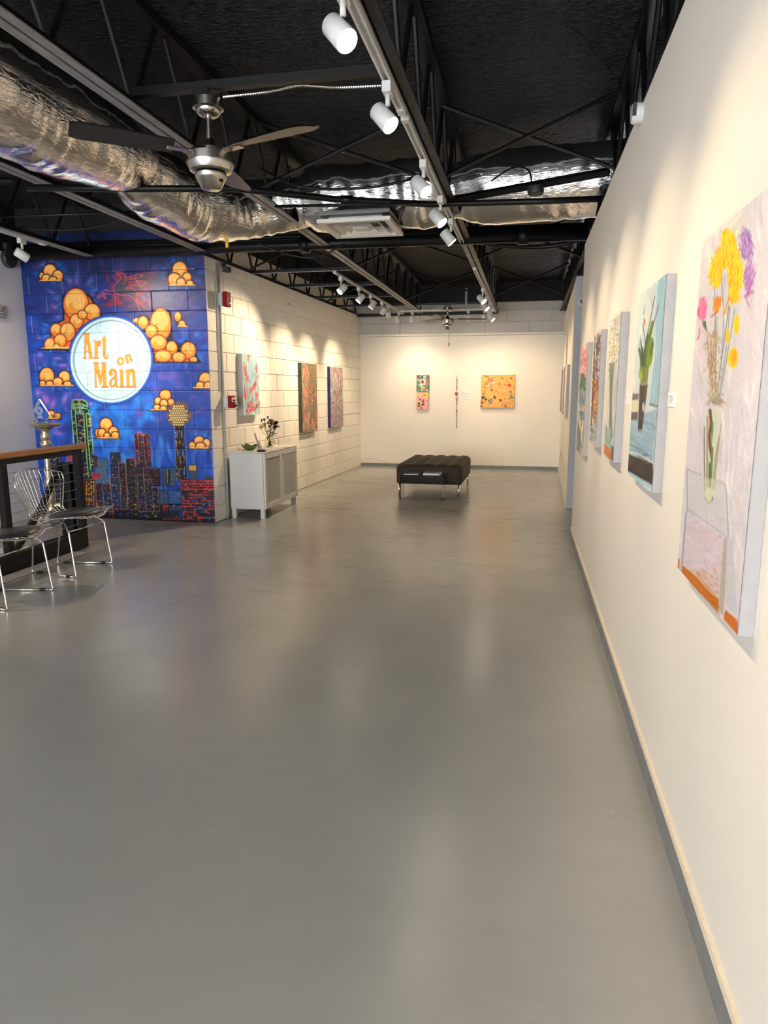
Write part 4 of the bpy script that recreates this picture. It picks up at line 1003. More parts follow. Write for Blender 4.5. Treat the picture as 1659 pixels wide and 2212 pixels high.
# ------------------------------------------------------------------ wire chairs
PADM = mat('black_vinyl', (0.022, 0.022, 0.026), 0.36, bump=(90, 0.1, 0.001))
PROF = bez([(0.27, 0, 0.408), (0.20, 0, 0.424), (0.08, 0, 0.416), (-0.06, 0, 0.404), (-0.155, 0, 0.408), (-0.205, 0, 0.455), (-0.235, 0, 0.54), (-0.265, 0, 0.64), (-0.295, 0, 0.735)], 10)
def shell(u, v):
    """u 0 (seat front) .. 1 (back top), v -1 .. 1"""
    k = u * (len(PROF) - 1); i = min(int(k), len(PROF) - 2); p = PROF[i].lerp(PROF[i + 1], k - i)
    keys = [(0, 0.185), (0.05, 0.235), (0.14, 0.262), (0.30, 0.262), (0.42, 0.225), (0.52, 0.185), (0.60, 0.18), (0.75, 0.215), (0.92, 0.258), (1, 0.250)]
    for (a, wa), (b_, wb_) in zip(keys[:-1], keys[1:]):
        if u <= b_: w = wa + (wb_ - wa) * (u - a) / (b_ - a); break
    seat = max(0.0, 1 - u / 0.55); back = max(0.0, (u - 0.5) / 0.5)
    z = p.z + 0.018 * v * v * seat - 0.045 * v * v * back * back; x = p.x + (0.10 * back * (1 - 0.25 * back)) * v * v + 0.06 * v * v * (1 - seat) * 0.4 - 0.06 * v * v * max(0, 1 - u / 0.12)
    return Vector((x, v * w, z))
def make_chair(loc, rotz, label):
    t = thing('wire_chair', label, 'chair', loc, rotz, 'wire chairs by the railing')
    n = 36; wires = MB()
    for i in range(12):
        v = -1 + 2 * (i + 0.5) / 12; wires.tube([shell(k / n, v) for k in range(n + 1)], 0.0016, 5, False)
    for i in range(1, 20):
        u = i / 20; wires.tube([shell(u, -1 + 2 * k / 16) for k in range(17)], 0.0016, 5, False)
    wires.build('wire_shell', CHROME, t, True, local=True)
    rim = [shell(k / n, -1) for k in range(n + 1)] + [shell(1, -1 + 2 * k / 14) for k in range(1, 14)] + [shell(1 - k / n, 1) for k in range(n + 1)] + [shell(0, 1 - 2 * k / 14) for k in range(1, 14)]
    MB().tube(rim, 0.0046, 8, closed=True).build('rim', CHROME, t, True, local=True)
    # pad: thin cushion following the seat
    top = []; bot = []
    for j in range(13):
        rt, rb = [], []
        for i in range(25):
            a = 2 * PI * i / 24; r = j / 12
            u = 0.235 + 0.175 * r * math.cos(a + PI); v = 0.76 * r * math.sin(a)
            p = shell(max(0.02, u), v); th = 0.026 * math.sqrt(max(0, 1 - r ** 5)) + 0.005
            rt.append(p + Vector((0, 0, th))); rb.append(p + Vector((0, 0, 0.004)))
        top.append(rt); bot.append(rb)
    pb = MB().grid(top); pb.grid([r[::-1] for r in bot]); pb.grid([top[-1], bot[-1]]); pb.build('seat_pad', PADM, t, True, local=True)
    for s in (-1, 1):
        leg = MB().tube(bez([(0.03, s * 0.12, 0.398), (0.10, s * 0.16, 0.385), (0.165, s * 0.205, 0.335)], 6) + [Vector((0.17, s * 0.207, 0.32)), Vector((0.205, s * 0.216, 0.03))] + bez([(0.207, s * 0.216, 0.02), (0.203, s * 0.216, 0.009), (0.19, s * 0.213, 0.0085)], 4), 0.0065, 8)
        leg.build('leg', CHROME, t, True, local=True)
        MB().tube(bez([(-0.01, s * 0.12, 0.398), (-0.09, s * 0.14, 0.37), (-0.165, s * 0.15, 0.30)], 6) + [Vector((-0.205, s * 0.139, 0.03))] + bez([(-0.207, s * 0.138, 0.02), (-0.203, s * 0.139, 0.009), (-0.19, s * 0.141, 0.0085)], 4), 0.0065, 8).build('leg', CHROME, t, True, local=True)
        rn = MB().tube([(-0.19, s * 0.141, 0.0085), (0.19, s * 0.213, 0.0085)], 0.0065, 8).build('runner', CHROME, t, True, local=True)
        for k in (0.13, 0.87):
            x = -0.19 + 0.38 * k; y = s * (0.141 + 0.072 * k)
            MB().box(x - 0.02, x + 0.02, y - 0.009, y + 0.009, 0.0, 0.017).build('glide', PADM, t, local=True)
    MB().tube([(0.167, -0.207, 0.33), (0.167, 0.207, 0.33)], 0.0065, 8).build('crossbar', CHROME, t, True, local=True)
    MB().tube([(-0.165, -0.15, 0.30), (-0.165, 0.15, 0.30)], 0.0065, 8).build('crossbar', CHROME, t, True, local=True)
    return t
make_chair((-3.285, 4.37, 0), 0.0, 'chrome wire chair with black pad nearest the mural')
make_chair((-3.235, 3.63, 0), 0.04, 'chrome wire chair with black pad cut off by the picture edge')

# ------------------------------------------------------------------ gilt stand with glass award
GILT = mat('champagne_gilt', (0.55, 0.47, 0.30), 0.33, 0.85, noise=(30, 0.25), bump=(55, 0.6, 0.004))
px, py = -4.47, 5.75
t = thing('pedestal_stand', 'tall champagne-gilt baluster stand behind the railing', 'stand', (px, py, 0))
auto_smooth(MB().lathe([(0.05, 0.955), (0.10, 0.965), (0.138, 0.98), (0.146, 0.992), (0.135, 1.0), (0.12, 1.0)], (px, py, 0), 32).build('dish', GILT, t), 50)
auto_smooth(MB().lathe([(0.02, 0.16), (0.045, 0.17), (0.05, 0.20), (0.03, 0.23), (0.045, 0.27), (0.05, 0.33), (0.034, 0.37), (0.040, 0.40), (0.045, 0.44), (0.028, 0.48), (0.026, 0.62), (0.034, 0.74), (0.036, 0.775), (0.048, 0.79), (0.052, 0.81), (0.046, 0.825), (0.034, 0.84), (0.046, 0.865), (0.044, 0.895), (0.034, 0.92), (0.042, 0.935), (0.075, 0.956)], (px, py, 0), 24).build('stem', GILT, t), 50)
for k in range(3):
    a = k * 2 * PI / 3 + 0.35; c, s = math.cos(a), math.sin(a)
    pts = [(px + c * r, py + s * r, z) for r, z in ((0.02, 0.20), (0.07, 0.22), (0.12, 0.17), (0.15, 0.08), (0.19, 0.02), (0.225, 0.025), (0.225, 0.06), (0.20, 0.06))]
    MB().tube(bez(pts, 6), [0.022] * 12 + [0.016] * 31, 10).build('foot', GILT, t, True)
GLASS = mat('award_glass', (0.80, 0.92, 0.95), 0.03, trans=1.0, ior=1.25)
t = thing('glass_award', 'clear diamond-shaped glass award standing on the gilt stand', 'award', (px - 0.03, py, 1.0))
ax = px - 0.03
P = [(ax, 1.225), (ax + 0.10, 1.075), (ax + 0.035, 1.012), (ax - 0.045, 1.012), (ax - 0.10, 1.075)]
n = len(P); aw = MB().add([(x, py - 0.012, z) for x, z in P] + [(x, py + 0.012, z) for x, z in P], [tuple(range(n)), tuple(range(2 * n - 1, n - 1, -1))] + [(k + n, (k + 1) % n + n, (k + 1) % n, k) for k in range(n)])
aw.build('plate', GLASS, t)
MB().bbox(ax - 0.055, ax + 0.05, py - 0.03, py + 0.03, 1.0005, 1.012, 0.002).build('base', GLASS, t)
ET = mat('etching', (0.62, 0.70, 0.74), 0.5)
for r in (0.036, 0.026, 0.014):
    q = [(ax - 0.004 + r * math.cos(a), py - 0.0135, 1.115 + r * math.sin(a)) for a in [PI * 2 * k / 28 for k in range(28)]]
    MB().tube(q, 0.0016, 5, closed=True).build('etched_ring', ET, t)
for k in range(3): MB().box(ax - 0.034 + 0.006 * (k % 2), ax + 0.026, py - 0.0135, py - 0.012, 1.066 - 0.009 * k, 1.069 - 0.009 * k).build('etched_line', ET, t)

# ------------------------------------------------------------------ sconce, round speaker on the grey wall
t = thing('wall_sconce', 'crystal bead sconce on the grey wall at the left edge', 'sconce', (-4.98, 5.93, 2.04))
MB().box(-5.0, -4.985, 5.84, 5.96, 1.99, 2.11).build('back_plate', CHROME, t)
CRY = mat('crystal', (0.92, 0.92, 0.92), 0.05, trans=0.9, ior=1.5)
bead = MB().lathe([(0.001, -0.014), (0.010, -0.010), (0.0145, 0.0), (0.010, 0.010), (0.001, 0.014)], n=8).mesh('bead', CRY)
for r in range(4):
    for k in range(8):
        o = bpy.data.objects.new('bead', bead); p = Vector((-4.968 + 0.035 * math.sin(PI * k / 7), 5.80 + 0.024 * k, 2.00 + 0.03 * r)); o.location = p; o.matrix_basis = Matrix.Translation(p); link(o, t)
t = thing('wall_speaker', 'round black speaker high on the grey wall', 'speaker', (-4.99, 6.12, 2.5))
auto_smooth(MB().lathe([(0.085, 0.0), (0.09, 0.03), (0.082, 0.05), (0.02, 0.045)], (-4.999, 6.10, 2.56), 28, Matrix.Rotation(PI / 2, 4, 'Y')).build('housing', mat('dark_plastic'), t), 40)
MB().box(-4.999, -4.96, 6.06, 6.14, 2.64, 2.70).build('bracket', mat('dark_plastic'), t)

# ------------------------------------------------------------------ devices on the block wall
RED = mat('alarm_red', srgb(140, 20, 26), 0.6, spec=0.15)
ZINC = mat('zinc_box', (0.45, 0.46, 0.45), 0.4, 0.6)
PIPEW = mat('grey_painted_conduit', (0.42, 0.41, 0.39), 0.45)
t = thing('conduit', 'grey painted conduit running down the block wall beside the mural', 'conduit', lw(0.255, 0.01, 0.0))
MB().tube([lw(0.255, 0.014, 0.002), lw(0.255, 0.014, 2.53)], 0.011, 10).build('run', PIPEW, t, True)
MB().tube([lw(0.215, 0.012, 1.30), lw(0.215, 0.012, 2.50)], 0.008, 10).build('run', PIPEW, t, True)
def lbox(x0, x1, o0, o1, z0, z1, b=0.003):
    return MB().bbox(x0, x1, -o1, -o0, z0, z1, b, ML)
t = thing('fire_strobe', 'red fire alarm strobe on the conduit', 'fire alarm', lw(0.24, 0.03, 2.11))
lbox(0.20, 0.30, 0.026, 0.07, 2.12, 2.24).build('back_box', ZINC, t)
lbox(0.195, 0.305, 0.0705, 0.115, 2.11, 2.25, 0.008).build('cover', RED, t)
auto_smooth(MB().lathe([(0.014, 0.0), (0.012, 0.010), (0.003, 0.013)], tuple(lw(0.265, 0.1155, 2.145)), 16, Matrix.Rotation(PI / 2, 4, 'Y')).build('strobe_lens', ZINC, t), 50)
t = thing('fire_pull_station', 'red fire alarm pull station on the conduit', 'fire alarm', lw(0.26, 0.03, 1.13))
lbox(0.225, 0.325, 0.026, 0.075, 1.135, 1.25).build('back_box', ZINC, t)
lbox(0.22, 0.33, 0.0755, 0.11, 1.13, 1.255, 0.004).build('cover', RED, t)
lbox(0.235, 0.315, 0.1105, 0.116, 1.19, 1.235, 0.001).build('pull_bar', mat('alarm_white', (0.7, 0.68, 0.66), 0.4), t)
lbox(0.25, 0.30, 0.1165, 0.12, 1.20, 1.215, 0.001).build('pull_slot', BLACK, t)
lbox(0.28, 0.30, 0.1105, 0.14, 1.145, 1.165, 0.001).build('key', BLACK, t)
t = thing('small_camera', 'small black camera box high on the block wall', 'camera', lw(0.36, 0.03, 2.47))
lbox(0.33, 0.41, 0.02, 0.075, 2.455, 2.505).build('body', mat('dark_plastic'), t)
lbox(0.36, 0.385, 0.0, 0.035, 2.506, 2.553).build('bracket', mat('dark_plastic'), t)
MB().tube(bez([lw(0.335, 0.03, 2.49), lw(0.30, 0.02, 2.52), lw(0.27, 0.015, 2.515), lw(0.262, 0.013, 2.44)]), 0.003, 6).build('lead', mat('dark_plastic'), t)
t = thing('picture_rail', 'thin pale rail screwed high on the block wall', 'rail', lw(2.1, 0.01, 2.37))
lbox(2.1, 4.9, 0.0005, 0.012, 2.345, 2.372, 0.002).build('strip', BLOCKW, t)
for x in (2.11, 4.88): lbox(x, x + 0.02, 0.0125, 0.016, 2.35, 2.368, 0.001).build('end_clip', BLACK, t)

# ------------------------------------------------------------------ devices on the right-hand walls
t = thing('smoke_alarm', 'white round alarm at the top edge of the long white wall', 'alarm', (XR(3.3), 3.3, 2.45))
MR = Matrix.Rotation(-PI / 2, 4, 'Y')
auto_smooth(MB().lathe([(0.040, 0.0), (0.042, 0.018), (0.040, 0.038), (0.034, 0.044), (0.01, 0.046)], (XR(3.3), 3.30, 2.45), 28, MR).build('housing', WPLAST, t), 40)
MB().box(XR(3.3) - 0.045, XR(3.3) - 0.03, 3.2555, 3.262, 2.43, 2.475).build('grille', mat('dark_plastic'), t)
t = thing('alarm_horn', 'round white alarm horn on the grey wall end', 'alarm', (0.50, 7.81, 2.22))
MH = Matrix.Rotation(PI / 2, 4, 'X')
auto_smooth(MB().lathe([(0.042, 0.0), (0.042, 0.012), (0.036, 0.018), (0.01, 0.019)], (0.500, 7.8145, 2.222), 28, MH).build('rim', WPLAST, t), 40)
auto_smooth(MB().lathe([(0.022, 0.0), (0.020, 0.012), (0.006, 0.014)], (0.500, 7.794, 2.222), 20, MH).build('strobe', mat('brown_lens', (0.10, 0.05, 0.04), 0.2), t), 40)
for y, z, w in ((8.55, 0.36, 'nearer the grey wall end'), (10.6, 0.36, 'nearer the end wall')):
    t = thing('wall_outlet', 'white wall outlet low on the far right wall, ' + w, 'outlet', (XF(y), y, z))
    MB().bbox(XF(y) - 0.008, XF(y) + 0.002, y - 0.035, y + 0.035, z - 0.055, z + 0.055, 0.002).build('plate', mat('beige_plate', (0.55, 0.48, 0.38), 0.4), t)
    for q in (-0.022, 0.022): MB().box(XF(y) - 0.0095, XF(y) - 0.008, y - 0.014, y + 0.014, z + q - 0.013, z + q + 0.013).build('socket', mat('socket_grey', (0.25, 0.23, 0.2), 0.4), t)
MB().tube(bez([(-2.86, 11.72, 0.10), (-2.75, 11.73, 0.14), (-2.6, 11.735, 0.13), (-2.4, 11.74, 0.075), (-2.25, 11.74, 0.07)]), 0.004, 6).build('loose_cable', mat('beige_plate'), None, True, label='thin loose cable along the foot of the end wall', cat='cable')

# ------------------------------------------------------------------ tufted bench
VEL = mat('brown_velvet', (0.032, 0.022, 0.013), 0.75, noise=(6, 0.15), bump=(140, 0.2, 0.001))
VEL.node_tree.nodes['Principled BSDF'].inputs['Sheen Weight'].default_value = 0.22
VEL.node_tree.nodes['Principled BSDF'].inputs['Sheen Roughness'].default_value = 0.4
VEL.node_tree.nodes['Principled BSDF'].inputs['Sheen Tint'].default_value = (0.55, 0.42, 0.28, 1)
bx0, bx1, by0, by1, bz0, bz1 = -1.605, -0.785, 8.44, 9.76, 0.155, 0.405
t = thing('tufted_bench', 'large dark brown velvet bench with tufted top', 'bench', ((bx0 + bx1) / 2, (by0 + by1) / 2, 0))
def rsq(v, e=0.045):
    return v
N1, N2 = 49, 73
def benchpt(i, j, k):
    pass
nx_, ny_ = 5, 8
def topz(u, v):
    a = abs(math.sin(PI * u * nx_)); b_ = abs(math.sin(PI * v * ny_))
    return bz1 - 0.020 + 0.022 * (a * b_) ** 0.45 + 0.008 * math.sin(PI * u) * math.sin(PI * v)
rows = []
M_ = 60
def ringpts(inset, z, side=0):
    """rounded rectangle outline"""
    P = []; r = 0.05
    x0, x1, y0, y1 = bx0 + inset, bx1 - inset, by0 + inset, by1 - inset
    def arc(cx, cy, a0):
        return [(cx + r * math.cos(a0 + PI / 2 * k / 4), cy + r * math.sin(a0 + PI / 2 * k / 4)) for k in range(5)]
    pts = []
    segs = [((x0 + r, y0), (x1 - r, y0)), ((x1, y0 + r), (x1, y1 - r)), ((x1 - r, y1), (x0 + r, y1)), ((x0, y1 - r), (x0, y0 + r))]
    cs = [(x1 - r, y0 + r, -PI / 2), (x1 - r, y1 - r, 0), (x0 + r, y1 - r, PI / 2), (x0 + r, y0 + r, PI)]
    for (a, b_), c in zip(segs, cs):
        for k in range(24): q = k / 24; pts.append((a[0] + (b_[0] - a[0]) * q, a[1] + (b_[1] - a[1]) * q))
        pts += arc(*c)
    out = []
    for x, y in pts:
        u = (x - bx0) / (bx1 - bx0); v = (y - by0) / (by1 - by0)
        if side:   # soft vertical pleats below the tufting
            d = 0.006 * side
            w = abs(math.sin(PI * v * ny_)) if abs(x - x0) < 1e-6 or abs(x - x1) < 1e-6 else abs(math.sin(PI * u * nx_))
            nx = (-1 if abs(x - x0) < 1e-6 else 1 if abs(x - x1) < 1e-6 else 0); ny = (-1 if abs(y - y0) < 1e-6 else 1 if abs(y - y1) < 1e-6 else 0)
            x += nx * d * w; y += ny * d * w
        out.append((x, y, z if z is not None else topz(u, v)))
    return out
sk = [ringpts(0.012, bz0), ringpts(0.0, bz0 + 0.012, 0.3), ringpts(0, bz0 + 0.09, 0.6), ringpts(0, bz1 - 0.06, 1), ringpts(0.006, bz1 - 0.034, 1), ringpts(0.018, bz1 - 0.018, 0.5), ringpts(0.036, bz1 - 0.012)]
mb = MB(); m_ = len(sk[0])
vs = [p for r in sk for p in r]; fs = [(a * m_ + k, a * m_ + (k + 1) % m_, (a + 1) * m_ + (k + 1) % m_, (a + 1) * m_ + k) for a in range(len(sk) - 1) for k in range(m_)]
mb.add(vs, fs); mb.add(sk[0], [tuple(range(m_))[::-1]])
mb.build('upholstered_body', VEL, t, True)
G2 = [[(bx0 + 0.025 + (bx1 - bx0 - 0.05) * i / 60, by0 + 0.025 + (by1 - by0 - 0.05) * j / 96, 0) for i in range(61)] for j in range(97)]
G2 = [[(x, y, topz((x - bx0) / (bx1 - bx0), (y - by0) / (by1 - by0)) - (0.006 if i in (0, 60) or j in (0, 96) else 0)) for i, (x, y, _) in enumerate(row)] for j, row in enumerate(G2)]
MB().grid(G2).build('tufted_top', VEL, t, True)
btn = MB().lathe([(0.009, 0.0), (0.007, 0.004), (0.001, 0.006)], n=10).mesh('button', VEL)
for i in range(1, nx_):
    for j in range(1, ny_):
        o = bpy.data.objects.new('button', btn); p = Vector((bx0 + (bx1 - bx0) * i / nx_, by0 + (by1 - by0) * j / ny_, bz1 - 0.019)); o.matrix_basis = Matrix.Translation(p); o.location = p; link(o, t)
for x, y in ((bx0 + 0.035, by0 + 0.03), (bx1 - 0.035, by0 + 0.03), (bx1 - 0.035, by1 - 0.03), (bx0 + 0.035, by1 - 0.03)):
    MB().lathe([(0.013, 0.0), (0.013, 0.158)], (x, y, 0), 14).build('leg', CHROME, t, True)

# ------------------------------------------------------------------ clear waterfall table with two magazines
CLEAR = mat('clear_acrylic', (0.84, 0.85, 0.84), 0.06, trans=1.0, ior=1.15)
t = thing('acrylic_table', 'low clear acrylic table in front of the brown bench', 'table', (-1.245, 8.29, 0))
x0, x1, y0, y1, zt, th, r = -1.505, -0.98, 8.17, 8.40, 0.300, 0.014, 0.035
def prof(o):
    P = [(x0 + o, 0.0), (x0 + o, zt - r)] + [(x0 + r - (r - o) * math.cos(a), zt - r + (r - o) * math.sin(a)) for a in [PI / 2 * k / 6 for k in range(1, 7)]]
    return P + [(x0 + x1 - x, z) for x, z in P[::-1]]
A, B = prof(0), prof(th); n = len(A); mb = MB()
for P in (A, B): mb.v += [(x, y, z) for y in (y0, y1) for x, z in P]
for k in range(n - 1):
    mb.f += [(k, k + 1, n + k + 1, n + k), (2 * n + k + 1, 2 * n + k, 3 * n + k, 3 * n + k + 1), (k + 1, k, 2 * n + k, 2 * n + k + 1), (n + k, n + k + 1, 3 * n + k + 1, 3 * n + k)]
mb.f += [(0, n, 3 * n, 2 * n), (2 * n - 1, n - 1, 3 * n - 1, 4 * n - 1)]
mb.build('bent_sheet', CLEAR, t)
def booklet(name, label, c, w, d, h, rot, cover, pages, z, cat, group=None):
    M = Matrix.Translation((c[0], c[1], z)) @ Matrix.Rotation(rot, 4, 'Z')
    t = thing(name, label, cat, (c[0], c[1], z), 0, group)
    MB().box(-w / 2 + 0.002, w / 2 - 0.002, -d / 2 + 0.002, d / 2 - 0.002, 0.0008, h - 0.0008, M).build('pages', pages, t)
    MB().box(-w / 2, w / 2, -d / 2, d / 2, 0.0, 0.0007, M).build('back_cover', pages, t)
    cv = Canvas(40, 40, cover[0])
    for q in cover[1:]: cv.poly(*q)
    def pos(S, T): 
        V = np.stack([-w / 2 + w * S, d / 2 - d * T, np.full_like(S, h)], 1); R_ = np.array(M.to_3x3()); return V @ R_.T + np.array(M.translation)
    paint_grid('front_cover', cv.done(), 40, 40, pos, mat('printed_cover', (0.5, 0.5, 0.5), 0.25, attr='paint'), t)
    return t
PAGE = mat('page_white', (0.78, 0.76, 0.72), 0.6)
booklet('magazine', 'thin blue magazine on the clear table', (-1.385, 8.285), 0.17, 0.20, 0.010, 0.05, [(36, 58, 110), ([(0, 0), (1, 0), (1, 0.14), (0, 0.1)], (200, 200, 210)), ([(0, 0.6), (0.5, 0.45), (1, 0.8), (1, 1), (0, 1)], (150, 110, 110)), ([(0.2, 0.3), (0.9, 0.25), (0.9, 0.4), (0.2, 0.45)], (70, 120, 170))], PAGE, 0.3005, 'magazine')
booklet('magazine_stack', 'pale stack of magazines on the clear table', (-1.125, 8.285), 0.20, 0.20, 0.022, -0.04, [(190, 184, 190), ([(0, 0.55), (0.5, 0.4), (1, 0.6), (1, 0.8), (0, 0.7)], (120, 100, 120)), ([(0.05, 0.05), (0.7, 0.05), (0.7, 0.15), (0.05, 0.15)], (120, 120, 140))], PAGE, 0.3005, 'magazine')

# ------------------------------------------------------------------ white cabinet and what stands on it
CABW = mat('cabinet_white', (0.52, 0.515, 0.50), 0.35)
CABD = mat('cabinet_door_frame', (0.58, 0.57, 0.54), 0.35)
FROST = mat('frosted_pane', (0.40, 0.385, 0.36), 0.22, spec=0.6)
cx0, cx1, cy0, cy1, cz0, cz1 = -2.985, -2.60, 6.56, 7.56, 0.100, 0.675
t = thing('cabinet', 'white two-door cabinet with frosted panes by the block wall', 'cabinet', ((cx0 + cx1) / 2, (cy0 + cy1) / 2, 0))
MB().bbox(cx0, cx1 - 0.022, cy0, cy1, cz0, cz1 - 0.0, 0.003).build('body', CABW, t)
MB().bbox(cx0 - 0.0, cx1, cy0 - 0.002, cy1 + 0.002, cz1 + 0.0005, cz1 + 0.012, 0.002).build('top', CABW, t)
for y in (cy0 + 0.03, cy1 - 0.03):
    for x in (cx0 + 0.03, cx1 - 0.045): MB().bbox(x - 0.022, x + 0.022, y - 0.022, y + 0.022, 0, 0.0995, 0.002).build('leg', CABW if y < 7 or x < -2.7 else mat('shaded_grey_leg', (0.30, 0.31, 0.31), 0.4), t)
ym = (cy0 + cy1) / 2
for a, b_ in ((cy0 + 0.002, ym - 0.003), (ym + 0.003, cy1 - 0.002)):
    d = MB(); f = 0.055; xa, xb = cx1 - 0.020, cx1
    d.bbox(xa, xb, a, a + f, cz0 + 0.002, cz1 - 0.002, 0.002); d.bbox(xa, xb, b_ - f, b_, cz0 + 0.002, cz1 - 0.002, 0.002)
    d.bbox(xa, xb, a + f, b_ - f, cz0 + 0.002, cz0 + f, 0.002); d.bbox(xa, xb, a + f, b_ - f, cz1 - f, cz1 - 0.002, 0.002)
    do = d.build('door', CABD, t)
    MB().box(xa + 0.004, xb - 0.006, a + f, b_ - f, cz0 + f, cz1 - f).build('pane', FROST, do)
MB().bbox(cx1 + 0.0005, cx1 + 0.012, ym - 0.006, ym + 0.006, 0.58, 0.63, 0.002).build('handle', NICKEL, t)
ZT = cz1 + 0.0125
GREENG = mat('green_glass', (0.34, 0.42, 0.13), 0.08, trans=0.75, ior=1.4)
mb = MB(); R1 = []
for r, z in ((0.030, 0.0), (0.058, 0.012), (0.082, 0.034), (0.092, 0.052), (0.088, 0.053), (0.078, 0.036), (0.054, 0.016), (0.026, 0.006)):
    R1.append([(-2.865 + 0.86 * r * (1 + 0.12 * math.cos(5 * a) * (r / 0.09)) * math.cos(a), 6.82 + r * (1 + 0.12 * math.cos(5 * a) * (r / 0.09)) * math.sin(a), ZT + 0.0005 + z + 0.009 * math.cos(5 * a + 0.6) * (z / 0.05)) for a in [2 * PI * k / 40 for k in range(41)]])
mb.grid(R1); mb.add(R1[0][:-1], [tuple(range(40))[::-1]]); mb.add(R1[-1][:-1], [tuple(range(40))])
t = thing('leaf_bowl', 'green glass leaf-edged bowl on the white cabinet', 'bowl', (-2.865, 6.82, ZT))
mb.build('bowl_body', GREENG, t, True)
# leaflet holder
t = thing('leaflet_holder', 'clear acrylic leaflet holder leaning back on the cabinet', 'holder', (-2.86, 6.93, ZT))
Mh = Matrix.Translation((-2.82, 6.97, ZT + 0.001)) @ Matrix.Rotation(0.30, 4, 'Z') @ Matrix.Rotation(-0.28, 4, 'Y')
MB().box(-0.004, 0.0, -0.055, 0.055, 0.0, 0.23, Mh).build('back_sheet', CLEAR, t)
MB().box(0.022, 0.026, -0.055, 0.055, 0.0, 0.09, Mh).build('front_sheet', CLEAR, t)
MB().box(-0.004, 0.026, -0.055, 0.055, 0.0, 0.004, Mh).build('foot', CLEAR, t)
for k, (nm, c) in enumerate((('leaflet', (206, 196, 190)), ('leaflet', (160, 70, 80)), ('leaflet', (220, 210, 200)))):
    xo = 0.002 + 0.006 * k; M = Mh
    L1 = tag(MB().box(xo, xo + 0.004, -0.05, 0.05, 0.005, 0.175 - 0.006 * k, M).build(nm, mat('leaflet_%d' % k, srgb(*c), 0.4)), ('pale leaflet at the back of the clear holder', 'reddish leaflet in the middle of the clear holder', 'white leaflet at the front of the clear holder')[k], 'leaflet', 'leaflets in the holder')
t = thing('card_holder', 'small clear holder with white cards at the cabinet corner', 'holder', (-2.67, 6.68, ZT))
MB().box(-2.715, -2.625, 6.635, 6.640, ZT + 0.0005, ZT + 0.028).build('front_sheet', CLEAR, t); MB().box(-2.715, -2.625, 6.64, 6.70, ZT + 0.0005, ZT + 0.004).build('foot', CLEAR, t)
tag(MB().bbox(-2.71, -2.63, 6.645, 6.69, ZT + 0.0045, ZT + 0.024, 0.001).build('card_stack', mat('card_blue_white', (0.62, 0.64, 0.70), 0.4)), 'stack of pale cards in the small clear holder', 'cards')
booklet('paper_sheet', 'loose printed paper lying on the cabinet before the vase', (-2.70, 6.93), 0.15, 0.21, 0.004, 0.5, [(214, 206, 196), ([(0, 0), (0.3, 0), (0.3, 1), (0, 1)], (110, 110, 160)), ([(0.4, 0.2), (0.9, 0.2), (0.9, 0.3), (0.4, 0.3)], (160, 150, 150))], PAGE, ZT + 0.0005, 'paper')
booklet('paper_sheet', 'open booklet lying on the cabinet beside the vase', (-2.68, 7.19), 0.15, 0.22, 0.006, -0.2, [(222, 214, 204), ([(0.1, 0.1), (0.9, 0.1), (0.9, 0.3), (0.1, 0.3)], (170, 150, 160))], PAGE, ZT + 0.0005, 'paper')
# vase
VG = mat('vase_glass', (0.95, 0.93, 0.84), 0.03, trans=1.0, ior=1.15)
vx, vy = -2.79, 7.20
t = thing('glass_vase', 'round clear glass vase on the white cabinet', 'vase', (vx, vy, ZT))
auto_smooth(MB().lathe([(0.030, 0.0005), (0.048, 0.02), (0.058, 0.05), (0.056, 0.075), (0.042, 0.10), (0.034, 0.115), (0.036, 0.122), (0.033, 0.121), (0.031, 0.114), (0.039, 0.098), (0.053, 0.074), (0.055, 0.05), (0.045, 0.022), (0.028, 0.004)], (vx, vy, ZT), 32).build('vase_body', VG, t), 60)
STEMG = mat('stem_green', (0.075, 0.085, 0.03), 0.5); PETAL = mat('dark_purple_petal', (0.030, 0.008, 0.030), 0.6); YEL = mat('faded_yellow_petal', (0.42, 0.26, 0.07), 0.6)
FL = [(-0.03, -0.135, 0.295, 'd', 0.017), (-0.02, -0.085, 0.30, 'd', 0.018), (0.0, -0.035, 0.325, 'd', 0.016), (-0.04, -0.14, 0.225, 'y', 0.022), (-0.01, -0.10, 0.245, 'y', 0.024), (0.01, -0.05, 0.265, 'd', 0.017),
      (0.02, 0.045, 0.275, 'y', 0.028), (0.0, 0.065, 0.265, 'd', 0.034), (0.03, 0.10, 0.24, 'd', 0.036), (-0.02, 0.11, 0.27, 'd', 0.032), (0.02, 0.155, 0.235, 'p', 0.042), (0.0, 0.02, 0.225, 'd', 0.018), (0.03, 0.075, 0.20, 'd', 0.024), (0.0, -0.06, 0.10, 'd', 0.014)]
PET2 = mat('plum_petal', (0.075, 0.010, 0.075), 0.55)
words = ['dark flower highest on the left of the bunch', 'dark flower second from the left in the bunch', 'dark flower at the very top of the bunch', 'faded yellow flower low on the left', 'faded yellow flower among the left stems', 'small dark flower left of the middle',
         'faded yellow flower on top of the purple cluster', 'dark purple bloom under the yellow flower', 'dark purple bloom in the middle of the cluster', 'dark purple bloom behind the cluster', 'largest plum bloom at the right of the bunch', 'small dark bud in the middle of the bunch', 'dark bloom low in the right cluster', 'small drooping dark bud beside the vase neck']
